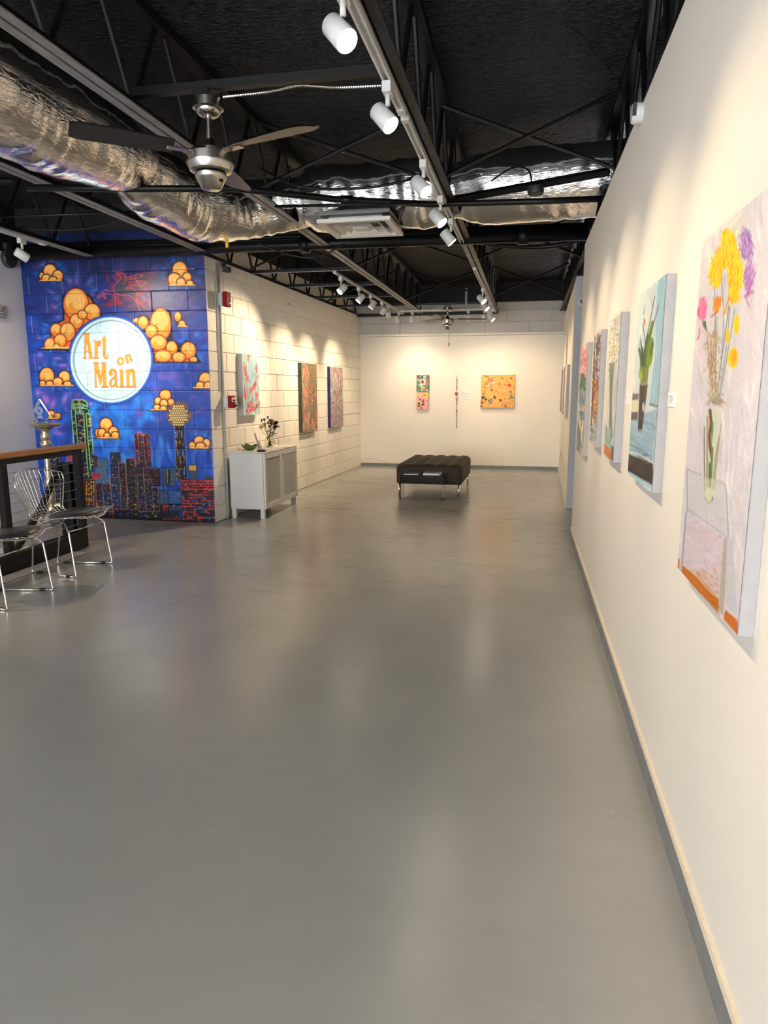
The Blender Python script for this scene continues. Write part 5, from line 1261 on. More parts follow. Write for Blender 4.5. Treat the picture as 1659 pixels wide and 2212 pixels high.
for (dx, dy, h, k, r), w in zip(FL, words):
    r *= 1.3
    p = Vector((vx + dx, vy + dy, ZT + h)); t = thing('cut_flower', w, 'flower', (vx, vy, ZT + 0.01), 0, 'flowers in the glass vase')
    MB().tube(bez([(vx - dx * 0.3, vy - dy * 0.25, ZT + 0.012), (vx + dx * 0.1, vy + dy * 0.1, ZT + 0.11), (vx + dx * 0.7, vy + dy * 0.7, ZT + max(h * 0.7, 0.1)), tuple(p)], 6), 0.0022, 6).build('stem', STEMG, t)
    m = {'d': PETAL, 'y': YEL, 'p': PET2}[k]; mb = MB(); rr = random.Random(int(h * 1000 + dy * 977))
    for q in range(34):
        a = rr.uniform(0, 2 * PI); e = rr.uniform(-0.5, 1.3); d = Vector((math.cos(a) * math.cos(e), math.sin(a) * math.cos(e), math.sin(e))); s_ = d.cross(Vector((0, 0, 1)) if abs(d.z) < 0.9 else Vector((1, 0, 0))).normalized() * r * 0.32
        b0 = p + d * r * 0.15; mb.add([b0, p + d * r * 0.7 + s_, p + d * r * 1.05, p + d * r * 0.7 - s_], [(0, 1, 2, 3)])
    mb.build('petals', m, t)
    MB().tube([p - Vector((0, 0, r * 0.7)), p], [0.003, r * 0.4], 8).build('calyx', STEMG, t)
    if k != 'y':
        q = bez([(vx + dx * 0.4, vy + dy * 0.4, ZT + h * 0.55), (vx + dx * 0.5 + 0.02, vy + dy * 0.55 + 0.015, ZT + h * 0.62), (vx + dx * 0.5 + 0.04, vy + dy * 0.6 + 0.03, ZT + h * 0.6)], 5)
        MB().tube(q, [0.003] * 5 + [0.0035] * 5 + [0.0008], 5).build('leaf', STEMG, t)

# ------------------------------------------------------------------ paintings
ARTM = mat('oil_paint', (0.5, 0.5, 0.5), 0.5, spec=0.3, attr='paint', bump=(85, 0.35, 0.003, 5))
def painting(label, tl, right, normal, w, h, d, img, edge, res=0.004, group=None):
    """tl: top-left corner of the back on the wall; right: unit vector to the picture's right; normal: out of the wall"""
    tl, right, normal = Vector(tl), Vector(right).normalized(), Vector(normal).normalized()
    c = tl + right * w / 2 - Vector((0, 0, h))
    t = thing('canvas_painting', label, 'painting', tuple(c), 0, group)
    M = Matrix(((right.x, 0, normal.x, tl.x), (right.y, 0, normal.y, tl.y), (right.z, 1, normal.z, tl.z), (0, 0, 0, 1)))
    b = MB().bbox(0, w, -h, 0, -0.001, d - 0.0012, 0.002, M)
    if right.cross(Vector((0, 0, 1))).dot(normal) < 0: b.f = [f[::-1] for f in b.f]
    b.build('canvas_edges', edge, t)
    R_, N_, T_ = np.array(right), np.array(normal), np.array(tl)
    def pos(S, T): return T_ + np.outer(S * (w - 0.002) + 0.001, R_) + np.outer(-T * (h - 0.002) - 0.001, [0, 0, 1]) + N_ * d
    nx, ny = int(w / res), int(h / res)
    o = paint_grid('painted_face', img, nx, ny, pos, ARTM, t)
    me = o.data
    if Vector(me.polygons[0].normal).dot(normal) < 0: me.flip_normals()
    return t
EDGE = mat('raw_canvas_edge', (0.37, 0.355, 0.345), 0.6, noise=(18, 0.05), bump=(220, 0.15, 0.001))

# --- five tall still lifes on the long white wall
P1M = [[-348.484, 69.9067, 1518.33], [-257.071, 807.514, 522.171], [-0.30441, 0.0842757, 1.0]]  # homographies from each canvas's unit square to image pixels
P2M = [[-226.572, 37.0669, 1380.23], [-167.138, 428.171, 640.684], [-0.197917, 0.0446858, 1.0]]
P3M = [[-136.893, 27.7686, 1317.88], [-100.984, 320.763, 693.902], [-0.11958, 0.0334763, 1.0]]
P4M = [[-106.247, 22.2631, 1284.52], [-78.3771, 257.168, 723.705], [-0.0928102, 0.0268392, 1.0]]
P5M = [[-119.884, 21.3841, 1256.59], [-88.4369, 247.014, 749.725], [-0.104722, 0.0257795, 1.0]]

c = Canvas(190, 290, (206, 200, 204), P1M)
c.strokes(500, (1440, 400, 1800, 1400), [(224, 216, 214), (192, 186, 192), (232, 224, 216), (204, 194, 200), (216, 212, 206)], 70, 7, 1.45, 0.55, 0.15)
c.at(1450, 400, 4.425)
c.strokes(60, (280, 280, 700, 800), [(226, 218, 170), (232, 226, 190)], 180, 26, -1.2, 0.5, 0.2)
c.strokes(40, (230, 1300, 420, 1800), [(220, 190, 196), (216, 198, 200)], 160, 30, 1.5, 0.5, 0.1)
for P, wd in (([(385, 1900), (380, 1500), (335, 1360)], 8), ([(395, 2050), (400, 1700), (425, 1240)], 9), ([(420, 2050), (430, 1600), (440, 1250)], 7), ([(430, 2060), (490, 1600), (550, 1150)], 9), ([(445, 2060), (520, 1600), (560, 1160)], 8), ([(460, 2050), (530, 1650), (605, 1180)], 8), ([(380, 2040), (370, 1750), (345, 1450)], 7), ([(420, 1900), (425, 1300), (415, 950)], 6), ([(480, 1700), (500, 1250), (480, 860)], 6)):
    c.curve(P, wd, random.choice([(122, 146, 122), (98, 128, 108), (146, 150, 118), (112, 134, 124)]))
for i in range(420):
    t_ = random.random(); x = 400 + random.gauss(0, 45) * (0.5 + 0.5 * (1 - t_)); y = 1400 + 620 * t_
    c.ell(x, y, random.uniform(2, 7), random.uniform(4, 14), random.choice([(158, 108, 58), (176, 132, 84), (138, 90, 56), (206, 186, 140), (190, 160, 110)]), random.uniform(-0.3, 0.3), 0.8)
def tuft(cx, cy, rx, ry, n, cols, ang, ln, wd=11):
    for i in range(n):
        a = random.uniform(0, 2 * PI); r = math.sqrt(random.random()); x, y = cx + rx * r * math.cos(a), cy + ry * r * math.sin(a)
        an = (ang if ang is not None else math.atan2(y - cy, x - cx)) + random.gauss(0, 0.25); l = ln * random.uniform(0.6, 1.3)
        c.line([(x - l / 2 * math.cos(an), y - l / 2 * math.sin(an)), (x + l / 2 * math.cos(an), y + l / 2 * math.sin(an))], wd * random.uniform(0.6, 1.3), random.choice(cols))
YC = [(246, 206, 24), (238, 186, 12), (250, 216, 48), (228, 168, 16)]
tuft(490, 690, 70, 110, 130, YC, -1.3, 60); tuft(590, 680, 60, 90, 90, YC, -1.6, 60); tuft(545, 560, 66, 130, 190, YC, -1.5, 70); tuft(425, 830, 58, 135, 160, YC, -1.4, 60); tuft(612, 850, 68, 190, 240, YC, -1.5, 60); tuft(560, 700, 80, 70, 70, YC, -1.4, 50); tuft(600, 1050, 50, 70, 70, YC, -1.6, 45)
tuft(715, 560, 55, 130, 130, [(146, 104, 168), (170, 126, 184), (128, 84, 150), (196, 160, 200)], -1.9, 90, 9); tuft(740, 860, 45, 120, 80, [(170, 110, 176), (150, 100, 160), (196, 150, 196)], -1.3, 80, 9)
c.curve([(745, 950), (730, 1040), (705, 1060)], 30, (176, 104, 160)); c.line([(720, 1030), (778, 1015)], 22, (166, 92, 150)); c.curve([(710, 1075), (725, 1120), (745, 1165)], 12, (186, 104, 140))
tuft(300, 1180, 42, 95, 90, [(216, 110, 152), (232, 140, 172), (196, 84, 130)], -1.3, 50); c.curve([(275, 1370), (275, 1420), (262, 1470)], 13, (206, 92, 136))
c.poly([(300, 1300), (335, 1290), (345, 1400), (310, 1350)], (74, 112, 66))
tuft(440, 1130, 35, 60, 30, [(236, 150, 30), (226, 130, 24)], -1.2, 70); c.line([(385, 1255), (440, 1210)], 14, (180, 90, 30)); c.line([(500, 1245), (550, 1080)], 16, (236, 156, 30))
c.ell(622, 1330, 28, 100, (244, 200, 26), 0.05); c.ell(538, 1440, 20, 72, (242, 196, 30), 0.1); c.ell(588, 1650, 48, 100, (244, 196, 18), 0.08); c.ell(600, 1640, 22, 70, (228, 160, 20), 0.1)
c.ell(425, 2060, 75, 34, (120, 96, 72), 0, 0.5); c.strokes(30, (350, 2000, 510, 2110), [(110, 86, 60), (196, 186, 160)], 40, 14, 0.3, 0.8, 0.4)
c.at(1450, 900, 4.172)
c.strokes(120, (430, -40, 720, 1500), [(218, 208, 206), (200, 194, 200), (228, 220, 214), (190, 186, 196)], 260, 22, 1.62, 0.5, 0.08)
c.poly([(310, -60), (455, -60), (440, 200), (385, 640), (370, 760), (320, 760), (295, 640), (300, 200)], (204, 204, 186))
for P, wd, cl in (([(350, -60), (360, 60), (345, 200), (365, 370)], 26, (112, 76, 56)), ([(375, 60), (370, 300), (350, 660)], 20, (92, 128, 82)), ([(330, 0), (325, 300), (325, 640)], 16, (168, 142, 110)), ([(430, 180), (400, 380), (372, 660)], 18, (170, 150, 116)), ([(300, 90), (300, 400), (305, 690)], 8, (84, 90, 88)), ([(450, 60), (430, 240), (400, 520), (385, 660)], 8, (150, 156, 140)), ([(400, -40), (395, 100), (380, 260)], 30, (190, 206, 176)), ([(345, 420), (345, 660)], 14, (58, 104, 48))):
    c.curve(P, wd, cl)
c.ell(345, 700, 42, 60, (208, 208, 150)); c.curve([(300, 720), (330, 780), (365, 765), (372, 730)], 14, (86, 94, 104))
c.poly([(150, 490), (300, 525), (300, 690), (340, 780), (390, 740), (400, 570), (490, 610), (505, 1080), (150, 840)], (196, 196, 194), 0.75)
c.poly([(300, 560), (400, 560), (385, 720), (345, 780), (300, 700)], (204, 206, 176), 0.6)
c.curve([(150, 860), (148, 500), (170, 488), (265, 522)], 9, (146, 150, 160)); c.curve([(395, 570), (460, 600), (490, 660), (510, 1090)], 9, (150, 150, 160)); c.curve([(150, 830), (240, 900), (380, 1000), (505, 1090)], 11, (160, 164, 172))
c.poly([(150, 880), (470, 1095), (445, 1640), (110, 1340)], (208, 190, 196)); c.strokes(70, (150, 900, 460, 1600), [(216, 196, 202), (196, 180, 188), (204, 190, 200)], 120, 26, 0.4, 0.5, 0.5)
c.poly([(470, 1095), (505, 1100), (470, 1800), (415, 1770)], (176, 164, 150)); c.curve([(505, 1110), (490, 1500), (470, 1800)], 10, (214, 206, 200))
c.poly([(505, 1100), (545, 1110), (590, 1820), (480, 1700)], (186, 186, 190), 0.8)
c.poly([(62, 1270), (82, 1280), (80, 1385), (60, 1370)], (206, 112, 44)); c.poly([(105, 1330), (250, 1450), (425, 1640), (415, 1775), (100, 1410)], (190, 108, 34)); c.strokes(50, (110, 1380, 420, 1740), [(204, 120, 40), (168, 90, 30), (180, 110, 46)], 60, 22, 0.8, 0.5, 0.2)
c.poly([(480, 1740), (590, 1840), (585, 1975), (465, 1830)], (196, 104, 38)); c.line([(140, 860), (95, 1400)], 16, (150, 156, 168)); c.curve([(110, 1340), (230, 1440), (330, 1560), (425, 1640)], 8, (216, 206, 180))
c.line([(425, 1080), (438, 1068), (440, 1090)], 4, (70, 70, 80))
c.at(); c.grain(0.03, 2, 3); I1 = c.done()

def st(c): return c.at(1230, 560, 4.02)
c = st(Canvas(150, 190, (206, 216, 212), P2M))
c.strokes(220, (520, 120, 860, 1250), [(222, 226, 208), (190, 210, 214), (212, 218, 196), (198, 214, 218)], 160, 20, 1.5, 0.5, 0.12)
c.poly([(770, 180), (840, 120), (790, 860), (765, 1290), (690, 1270), (740, 800)], (150, 188, 198)); c.strokes(60, (730, 180, 830, 1270), [(140, 182, 196), (164, 198, 206)], 200, 12, 1.6, 0.5, 0.06)
c.poly([(525, 1390), (760, 1300), (740, 1480), (720, 1760), (505, 1680)], (146, 178, 192)); c.strokes(80, (510, 1400, 740, 1740), [(158, 190, 204), (128, 164, 182), (170, 196, 206)], 90, 26, 0.4, 0.5, 0.3)
c.poly([(545, 1170), (605, 1165), (600, 1220), (540, 1225)], (106, 96, 96)); c.poly([(530, 1330), (600, 1325), (590, 1400), (525, 1390)], (90, 84, 84)); c.poly([(535, 1230), (600, 1225), (598, 1320), (530, 1325)], (214, 210, 168))
c.line([(700, 1260), (765, 1285)], 16, (86, 86, 74)); c.curve([(510, 1600), (600, 1650), (720, 1720)], 7, (96, 110, 120)); c.curve([(640, 1410), (700, 1430), (745, 1460)], 5, (90, 106, 116))
for P, wd, cl in (([(650, 1080), (655, 800), (740, 320)], 6, (60, 66, 60)), ([(660, 1080), (700, 700), (770, 400)], 8, (110, 116, 110)), ([(640, 1080), (615, 760), (655, 400)], 6, (120, 140, 150)), ([(655, 1080), (660, 760), (640, 560)], 7, (90, 110, 110)), ([(630, 1080), (625, 880), (610, 780)], 20, (70, 98, 50)), ([(660, 1080), (675, 780), (720, 540)], 22, (98, 128, 48)), ([(650, 1080), (655, 820), (680, 660)], 20, (66, 96, 52)), ([(640, 1080), (640, 900), (630, 700)], 18, (52, 78, 50)), ([(665, 1060), (690, 820), (715, 690)], 24, (116, 142, 60))):
    c.curve(P, wd, cl)
c.ell(700, 850, 22, 85, (128, 150, 40), 0.15); c.ell(712, 780, 12, 70, (84, 112, 44), 0.2); c.ell(640, 1000, 36, 70, (126, 150, 50), 0, 0.7); c.ell(625, 1010, 14, 40, (160, 170, 60)); c.line([(652, 520), (655, 560)], 12, (190, 110, 60)); c.curve([(640, 480), (625, 640), (640, 760)], 10, (226, 232, 236))
c.poly([(612, 1090), (680, 1090), (655, 1300), (630, 1490), (595, 1490), (605, 1250)], (66, 54, 50)); c.poly([(650, 1110), (676, 1110), (655, 1280), (640, 1420), (628, 1430)], (84, 72, 66)); c.ell(645, 1080, 36, 16, (150, 144, 130)); c.ell(612, 1490, 20, 14, (130, 136, 142)); c.ell(642, 1285, 10, 40, (196, 206, 212))
c.poly([(500, 1685), (720, 1775), (715, 1970), (510, 1840)], (54, 46, 44)); c.strokes(60, (510, 1700, 715, 1950), [(70, 60, 56), (44, 38, 38), (84, 74, 70)], 60, 20, 0.4, 0.6, 0.4)
c.poly([(490, 1690), (512, 1690), (508, 1840), (715, 1965), (712, 2010), (487, 1860)], (176, 202, 214)); c.curve([(515, 1670), (610, 1700), (720, 1770)], 14, (206, 220, 226))
c.at(); c.grain(0.03, 2, 3); I2 = c.done()

c = st(Canvas(130, 190, (214, 210, 200), P3M))
c.strokes(200, (290, 440, 470, 1780), [(226, 220, 206), (202, 200, 194), (214, 206, 196), (196, 202, 204)], 160, 14, 1.55, 0.55, 0.1)
c.strokes(50, (380, 480, 460, 1700), [(196, 200, 200), (176, 186, 190)], 260, 8, 1.6, 0.5, 0.05)
for i in range(420):
    x, y = random.gauss(378, 26), random.gauss(760, 90)
    c.ell(x, y, random.uniform(2, 6), random.uniform(4, 10), random.choice([(250, 246, 226), (244, 238, 200), (196, 176, 90), (252, 250, 240), (140, 132, 70)]), random.uniform(-1, 1), 0.9)
for k in range(9): c.curve([(345 + k * 3, 1560), (352 + k * 2, 1200), (350 + 5 * k, 900)], 4, random.choice([(112, 130, 110), (90, 116, 100), (140, 150, 130)]))
c.poly([(320, 1460), (362, 1470), (360, 1660), (305, 1620)], (158, 190, 180)); c.curve([(322, 1440), (320, 1540), (335, 1600), (355, 1570), (362, 1430)], 8, (120, 150, 140)); c.poly([(305, 1600), (360, 1655), (358, 1750), (302, 1690)], (206, 122, 60)); c.poly([(362, 1610), (385, 1640), (378, 1770), (358, 1740)], (96, 106, 116)); c.poly([(288, 1500), (305, 1520), (302, 1690), (285, 1680)], (220, 208, 204))
c.at(); c.grain(0.03, 2, 3); I3 = c.done()

c = st(Canvas(110, 160, (206, 200, 192), P4M))
c.strokes(160, (170, 600, 300, 1640), [(220, 212, 200), (190, 186, 180), (206, 196, 196)], 120, 14, 1.55, 0.55, 0.15)
c.strokes(160, (205, 650, 262, 1120), [(120, 70, 96), (150, 96, 116), (84, 92, 70), (214, 206, 190), (60, 56, 54), (180, 150, 150)], 50, 11, 1.4, 0.85, 0.5, False)
c.strokes(90, (196, 1060, 250, 1450), [(176, 96, 50), (206, 150, 70), (70, 52, 40), (120, 60, 80), (226, 180, 110)], 60, 12, 1.4, 0.85, 0.4, False)
c.strokes(60, (175, 1380, 240, 1600), [(226, 222, 210), (140, 156, 150), (96, 112, 110)], 60, 10, 0.9, 0.7, 0.6, False); c.curve([(215, 680), (212, 1000), (190, 1450)], 6, (50, 46, 46))
c.at(); c.grain(0.03, 2, 3); I4 = c.done()

c = st(Canvas(140, 180, (222, 212, 190), P5M))
c.strokes(140, (60, 700, 180, 1700), [(232, 222, 196), (206, 196, 176), (226, 206, 190)], 130, 12, 1.55, 0.55, 0.15)
c.strokes(130, (100, 770, 145, 1030), [(222, 130, 150), (236, 160, 170), (200, 90, 120), (240, 196, 190)], 40, 12, 1.4, 0.9, 0.6, False)
c.strokes(60, (98, 1000, 135, 1180), [(52, 100, 80), (70, 130, 100), (40, 76, 66)], 44, 12, 1.4, 0.9, 0.4, False)
c.strokes(50, (95, 1150, 130, 1380), [(90, 150, 170), (60, 120, 150), (150, 180, 180), (190, 140, 90)], 80, 10, 1.5, 0.9, 0.2, False)
c.curve([(150, 730), (146, 1100), (120, 1500), (95, 1700)], 9, (196, 150, 90)); c.curve([(75, 1400), (90, 1520), (100, 1640)], 6, (90, 80, 60)); c.poly([(66, 1420), (100, 1500), (88, 1690), (60, 1650)], (110, 140, 156)); c.curve([(125, 1340), (100, 1450), (70, 1500)], 6, (160, 110, 60))
c.at(); c.grain(0.03, 2, 3); I5 = c.done()

def on_right(y): return (XR(y), y)
RV, NV = (0.007, -1, 0), (-1, -0.007, 0)
for lab, y0, y1, z1, z0, xf, im, res in (('large tall painting of yellow and purple flowers, nearest on the right wall', 1.91, 1.374, 1.662, 0.835, 0.404, I1, 0.0026),
        ('tall pale blue painting of green leaves in a dark vase', 2.885, 2.343, 1.656, 0.974, 0.396, I2, 0.0036),
        ('tall cream painting of white blossoms over an orange corner', 3.755, 3.323, 1.647, 0.973, 0.384, I3, 0.0036),
        ('tall painting of dark plum flowers in an ochre vase', 4.58, 4.168, 1.642, 0.978, 0.381, I4, 0.004),
        ('tall painting of pink flowers with blue vase, farthest on the near right wall', 5.58, 5.01, 1.629, 0.847, 0.374, I5, 0.004)):
    painting(lab, (XR(y0), y0, z1), RV, NV, y0 - y1, z1 - z0, XR((y0 + y1) / 2) - xf, im, EDGE, res, 'tall still lifes on the right wall')

# --- pale canvases on the far right wall
for lab, y0, y1, z1, z0, cl in (('pale canvas on the far right wall, nearest of three', 9.05, 8.40, 1.60, 0.99, (214, 208, 200)), ('pale canvas on the far right wall, middle of three', 10.10, 9.60, 1.61, 0.99, (206, 204, 200)), ('pale canvas on the far right wall, farthest of three', 11.35, 10.85, 1.61, 0.99, (216, 206, 196))):
    c = Canvas(60, 60, cl); c.strokes(120, (0, 0, 1, 1), [(226, 220, 214), (190, 190, 196), (206, 190, 180)], 0.3, 0.06, 1.4, 0.5, 0.5)
    painting(lab, (XF(y0) + 0.001, y0, z1), (-0.0172, -1, 0), (-1, 0.0172, 0), y0 - y1, z1 - z0, 0.035, c.done(), EDGE, 0.012, 'pale canvases on the far right wall')

# --- three canvases on the block wall
c = Canvas(110, 160, (170, 206, 212))
c.strokes(160, (0, 0, 1, 1), [(160, 204, 214), (186, 216, 218), (150, 190, 204), (196, 220, 214)], 0.3, 0.09, 1.3, 0.5, 0.7)
def bloss(P, n, sc=1.0):
    for i in range(n):
        k = random.random() * (len(P) - 1); j = min(int(k), len(P) - 2); q = k - j
        x = P[j][0] + (P[j + 1][0] - P[j][0]) * q + random.gauss(0, 0.045 * sc); y = P[j][1] + (P[j + 1][1] - P[j][1]) * q + random.gauss(0, 0.022 * sc)
        c.ell(x, y, random.uniform(0.02, 0.05) * sc, random.uniform(0.010, 0.026) * sc, random.choice([(232, 112, 96), (240, 142, 110), (224, 84, 88), (246, 176, 140), (206, 70, 96), (226, 120, 150), (110, 130, 170), (120, 90, 130)]), random.uniform(0, 3), 0.95)
c.strokes(50, (0.05, 0.3, 0.95, 0.98), [(90, 130, 160), (70, 110, 140), (120, 160, 150)], 0.2, 0.03, 1.2, 0.5, 0.6)
for P, n in (([(0.38, 0.02), (0.36, 0.08)], 20), ([(0.10, 0.16), (0.16, 0.3), (0.30, 0.44)], 70), ([(0.85, 0.18), (0.84, 0.26)], 26), ([(0.05, 0.55), (0.12, 0.7), (0.2, 0.68)], 60), ([(0.80, 0.45), (0.68, 0.53), (0.48, 0.57), (0.42, 0.62)], 80), ([(0.85, 0.66), (0.75, 0.74)], 40), ([(0.95, 0.34), (0.97, 0.38)], 8), ([(0.2, 0.95), (0.4, 0.88), (0.6, 0.9), (0.9, 0.82)], 120), ([(0.25, 0.82), (0.5, 0.82)], 40)): bloss(P, n)
c.curve([(0.85, 0.2), (0.78, 0.42), (0.6, 0.58)], 0.012, (80, 84, 110)); c.curve([(0.35, 0.05), (0.25, 0.2), (0.2, 0.4)], 0.010, (140, 110, 130))
c.rect(0, 0, 0.03, 1, (206, 226, 226)); IA = c.done()
painting('light blue painting with coral blossoms above the cabinet', tuple(lw(0.63, 0, 1.685)), (0.029, 1, 0), (1, -0.029, 0), 0.425, 0.643, 0.056, IA, mat('grey_canvas_edge', (0.42, 0.41, 0.39), 0.6), 0.0042, 'canvases on the block wall')
def dense(seed, cols, line_cols, n=900, base=(120, 104, 84)):
    random.seed(seed); c = Canvas(130, 190, base)
    for i in range(n):
        x, y = random.random(), random.random(); a = random.choice([1.1, 2.0, 1.57, 0.9, 2.3]) + random.gauss(0, 0.3); l = random.uniform(0.03, 0.12)
        c.curve([(x - l * math.cos(a) / 2, y - l * math.sin(a) / 2), (x + random.gauss(0, 0.015), y + random.gauss(0, 0.01)), (x + l * math.cos(a) / 2, y + l * math.sin(a) / 2)], random.uniform(0.008, 0.030), random.choice(cols(x, y)), 0.9, 3)
    for P in line_cols: c.curve(P[0], P[1], P[2], 0.9)
    return c.done()
def cb(x, y):
    if x > 0.5 and y < 0.45: return [(112, 108, 70), (140, 126, 84), (88, 92, 66), (160, 140, 96), (176, 120, 92)]
    if 0.45 < y < 0.72 and x > 0.4 and y > 0.6: return [(106, 148, 146), (86, 128, 130), (130, 140, 116), (180, 110, 96)]
    return [(226, 132, 112), (206, 100, 96), (232, 160, 84), (120, 150, 140), (104, 96, 70), (236, 176, 150), (96, 120, 120), (150, 84, 84)]
IB = dense(3, cb, [([(0.05, 0.25), (0.4, 0.42), (0.9, 0.55)], 0.018, (70, 80, 60)), ([(0.02, 0.45), (0.3, 0.55), (0.62, 0.8)], 0.02, (120, 84, 60)), ([(0.5, 0.62), (0.55, 0.8), (0.5, 0.98)], 0.03, (100, 140, 146)), ([(0.2, 0.05), (0.4, 0.3), (0.35, 0.55)], 0.02, (214, 120, 90))])
painting('painting of tangled coral and olive branches with green edges', tuple(lw(2.435, 0, 1.662)), (0.029, 1, 0), (1, -0.029, 0), 0.60, 0.908, 0.05, IB, mat('green_painted_edge', srgb(62, 74, 50), 0.55, noise=(12, 0.4)), 0.005, 'canvases on the block wall')
IC = dense(5, lambda x, y: [(196, 140, 140), (150, 110, 110), (206, 190, 190), (120, 130, 160), (170, 120, 90), (226, 206, 200), (104, 84, 90), (150, 170, 184)] if not (0.15 < x < 0.5 and 0.2 < y < 0.4) else [(130, 170, 184), (150, 190, 196), (196, 150, 140)], [([(0.4, 0.3), (0.46, 0.42), (0.4, 0.5)], 0.06, (206, 140, 80))], 1200, (150, 130, 130))
painting('densely speckled mauve and rust painting with blue edges', tuple(lw(3.655, 0, 1.652)), (0.029, 1, 0), (1, -0.029, 0), 0.64, 0.892, 0.045, IC, mat('blue_painted_edge', srgb(30, 44, 120), 0.5), 0.005, 'canvases on the block wall')
random.seed(19)

# --- end wall
c = Canvas(70, 86, (70, 140, 160))
c.strokes(140, (0, 0, 1, 1), [(60, 130, 150), (90, 160, 170), (40, 100, 130), (206, 216, 206), (150, 170, 90), (226, 220, 190)], 0.2, 0.08, 1.4, 0.7, 0.8, False)
c.poly([(0.3, 0.3), (0.75, 0.28), (0.7, 0.62), (0.3, 0.7)], (222, 226, 220), 0.8)
for x, y, r, k in ((0.5, 0.43, 0.13, (190, 60, 66)), (0.85, 0.53, 0.12, (236, 130, 60)), (0.24, 0.78, 0.11, (226, 100, 56)), (0.73, 0.86, 0.13, (232, 136, 50)), (0.14, 0.14, 0.12, (170, 76, 76)), (0.92, 0.14, 0.10, (196, 80, 80)), (0.45, 0.14, 0.09, (36, 70, 130)), (0.82, 0.28, 0.08, (210, 90, 60)), (0.12, 0.3, 0.08, (226, 190, 70)), (0.5, 0.64, 0.05, (130, 70, 60))):
    c.ell(x, y, r, r * 0.8, k); c.ell(x, y, r * 0.45, r * 0.36, [min(255, q * 0.75) for q in k])
c.strokes(40, (0, 0.3, 0.25, 1), [(70, 120, 80), (110, 150, 80)], 0.14, 0.04, 1.3, 0.9, 0.5, False)
painting('small teal painting of flowers, upper of two on the end wall', (-1.888, YE, 1.567), (1, 0, 0), (0, -1, 0), 0.213, 0.272, 0.035, c.done(), mat('teal_edge', srgb(90, 120, 110), 0.5), 0.004, 'small paintings on the end wall')
c = Canvas(70, 86, (232, 170, 160))
c.poly([(0.5, 0), (1, 0), (1, 0.35), (0.55, 0.3)], (234, 206, 90)); c.poly([(0, 0), (0.5, 0), (0.5, 0.3), (0, 0.35)], (226, 186, 150)); c.strokes(60, (0, 0.35, 1, 1), [(236, 160, 160), (240, 186, 176), (226, 140, 140)], 0.3, 0.08, 0.4, 0.6, 0.5)
for a in range(8): c.line([(0.7, 0.16), (0.7 + 0.2 * math.cos(a * PI / 4), 0.16 + 0.15 * math.sin(a * PI / 4))], 0.025, (196, 120, 40))
c.curve([(0.1, 0.28), (0.3, 0.22), (0.55, 0.28), (0.3, 0.34), (0.1, 0.28)], 0.015, (120, 90, 60))
for x, y, r, k in ((0.3, 0.44, 0.08, (70, 50, 40)), (0.55, 0.55, 0.11, (80, 40, 40)), (0.55, 0.44, 0.06, (60, 50, 50)), (0.2, 0.66, 0.1, (60, 50, 30)), (0.55, 0.72, 0.12, (70, 80, 30)), (0.22, 0.8, 0.13, (100, 110, 40)), (0.42, 0.93, 0.07, (60, 40, 50)), (0.88, 0.5, 0.06, (140, 90, 140))): c.ell(x, y, r, r * 0.55, k, random.uniform(-0.5, 0.5))
painting('small pink and yellow painting, lower of two on the end wall', (-1.885, YE, 1.276), (1, 0, 0), (0, -1, 0), 0.207, 0.280, 0.035, c.done(), mat('pink_edge', srgb(150, 130, 110), 0.5), 0.004, 'small paintings on the end wall')
c = Canvas(150, 150, (236, 172, 92)); c.strokes(260, (0, 0, 1, 1), [(240, 180, 100), (230, 162, 80), (244, 188, 112), (224, 156, 76)], 0.12, 0.05, 0.8, 0.5, 1.5)
for i in range(120): c.ell(random.random(), random.random(), random.uniform(0.003, 0.008), random.uniform(0.003, 0.007), random.choice([(160, 110, 50), (206, 130, 60), (130, 100, 50), (250, 210, 140)]))
c.at(-0.283, -0.272, 1.0); c.at(-0.2877, -0.2736, 1057.0)
c.o = (-0.2875, -0.2754, 1050.0)
for P, w in (([(410, 300), (520, 370), (560, 440), (540, 520), (440, 580)], 20), ([(560, 440), (640, 395), (770, 360)], 16), ([(540, 440), (430, 520)], 10), ([(640, 400), (720, 450)], 8), ([(560, 500), (690, 480)], 8), ([(480, 350), (400, 350)], 8)): c.curve(P, w, (110, 66, 50))
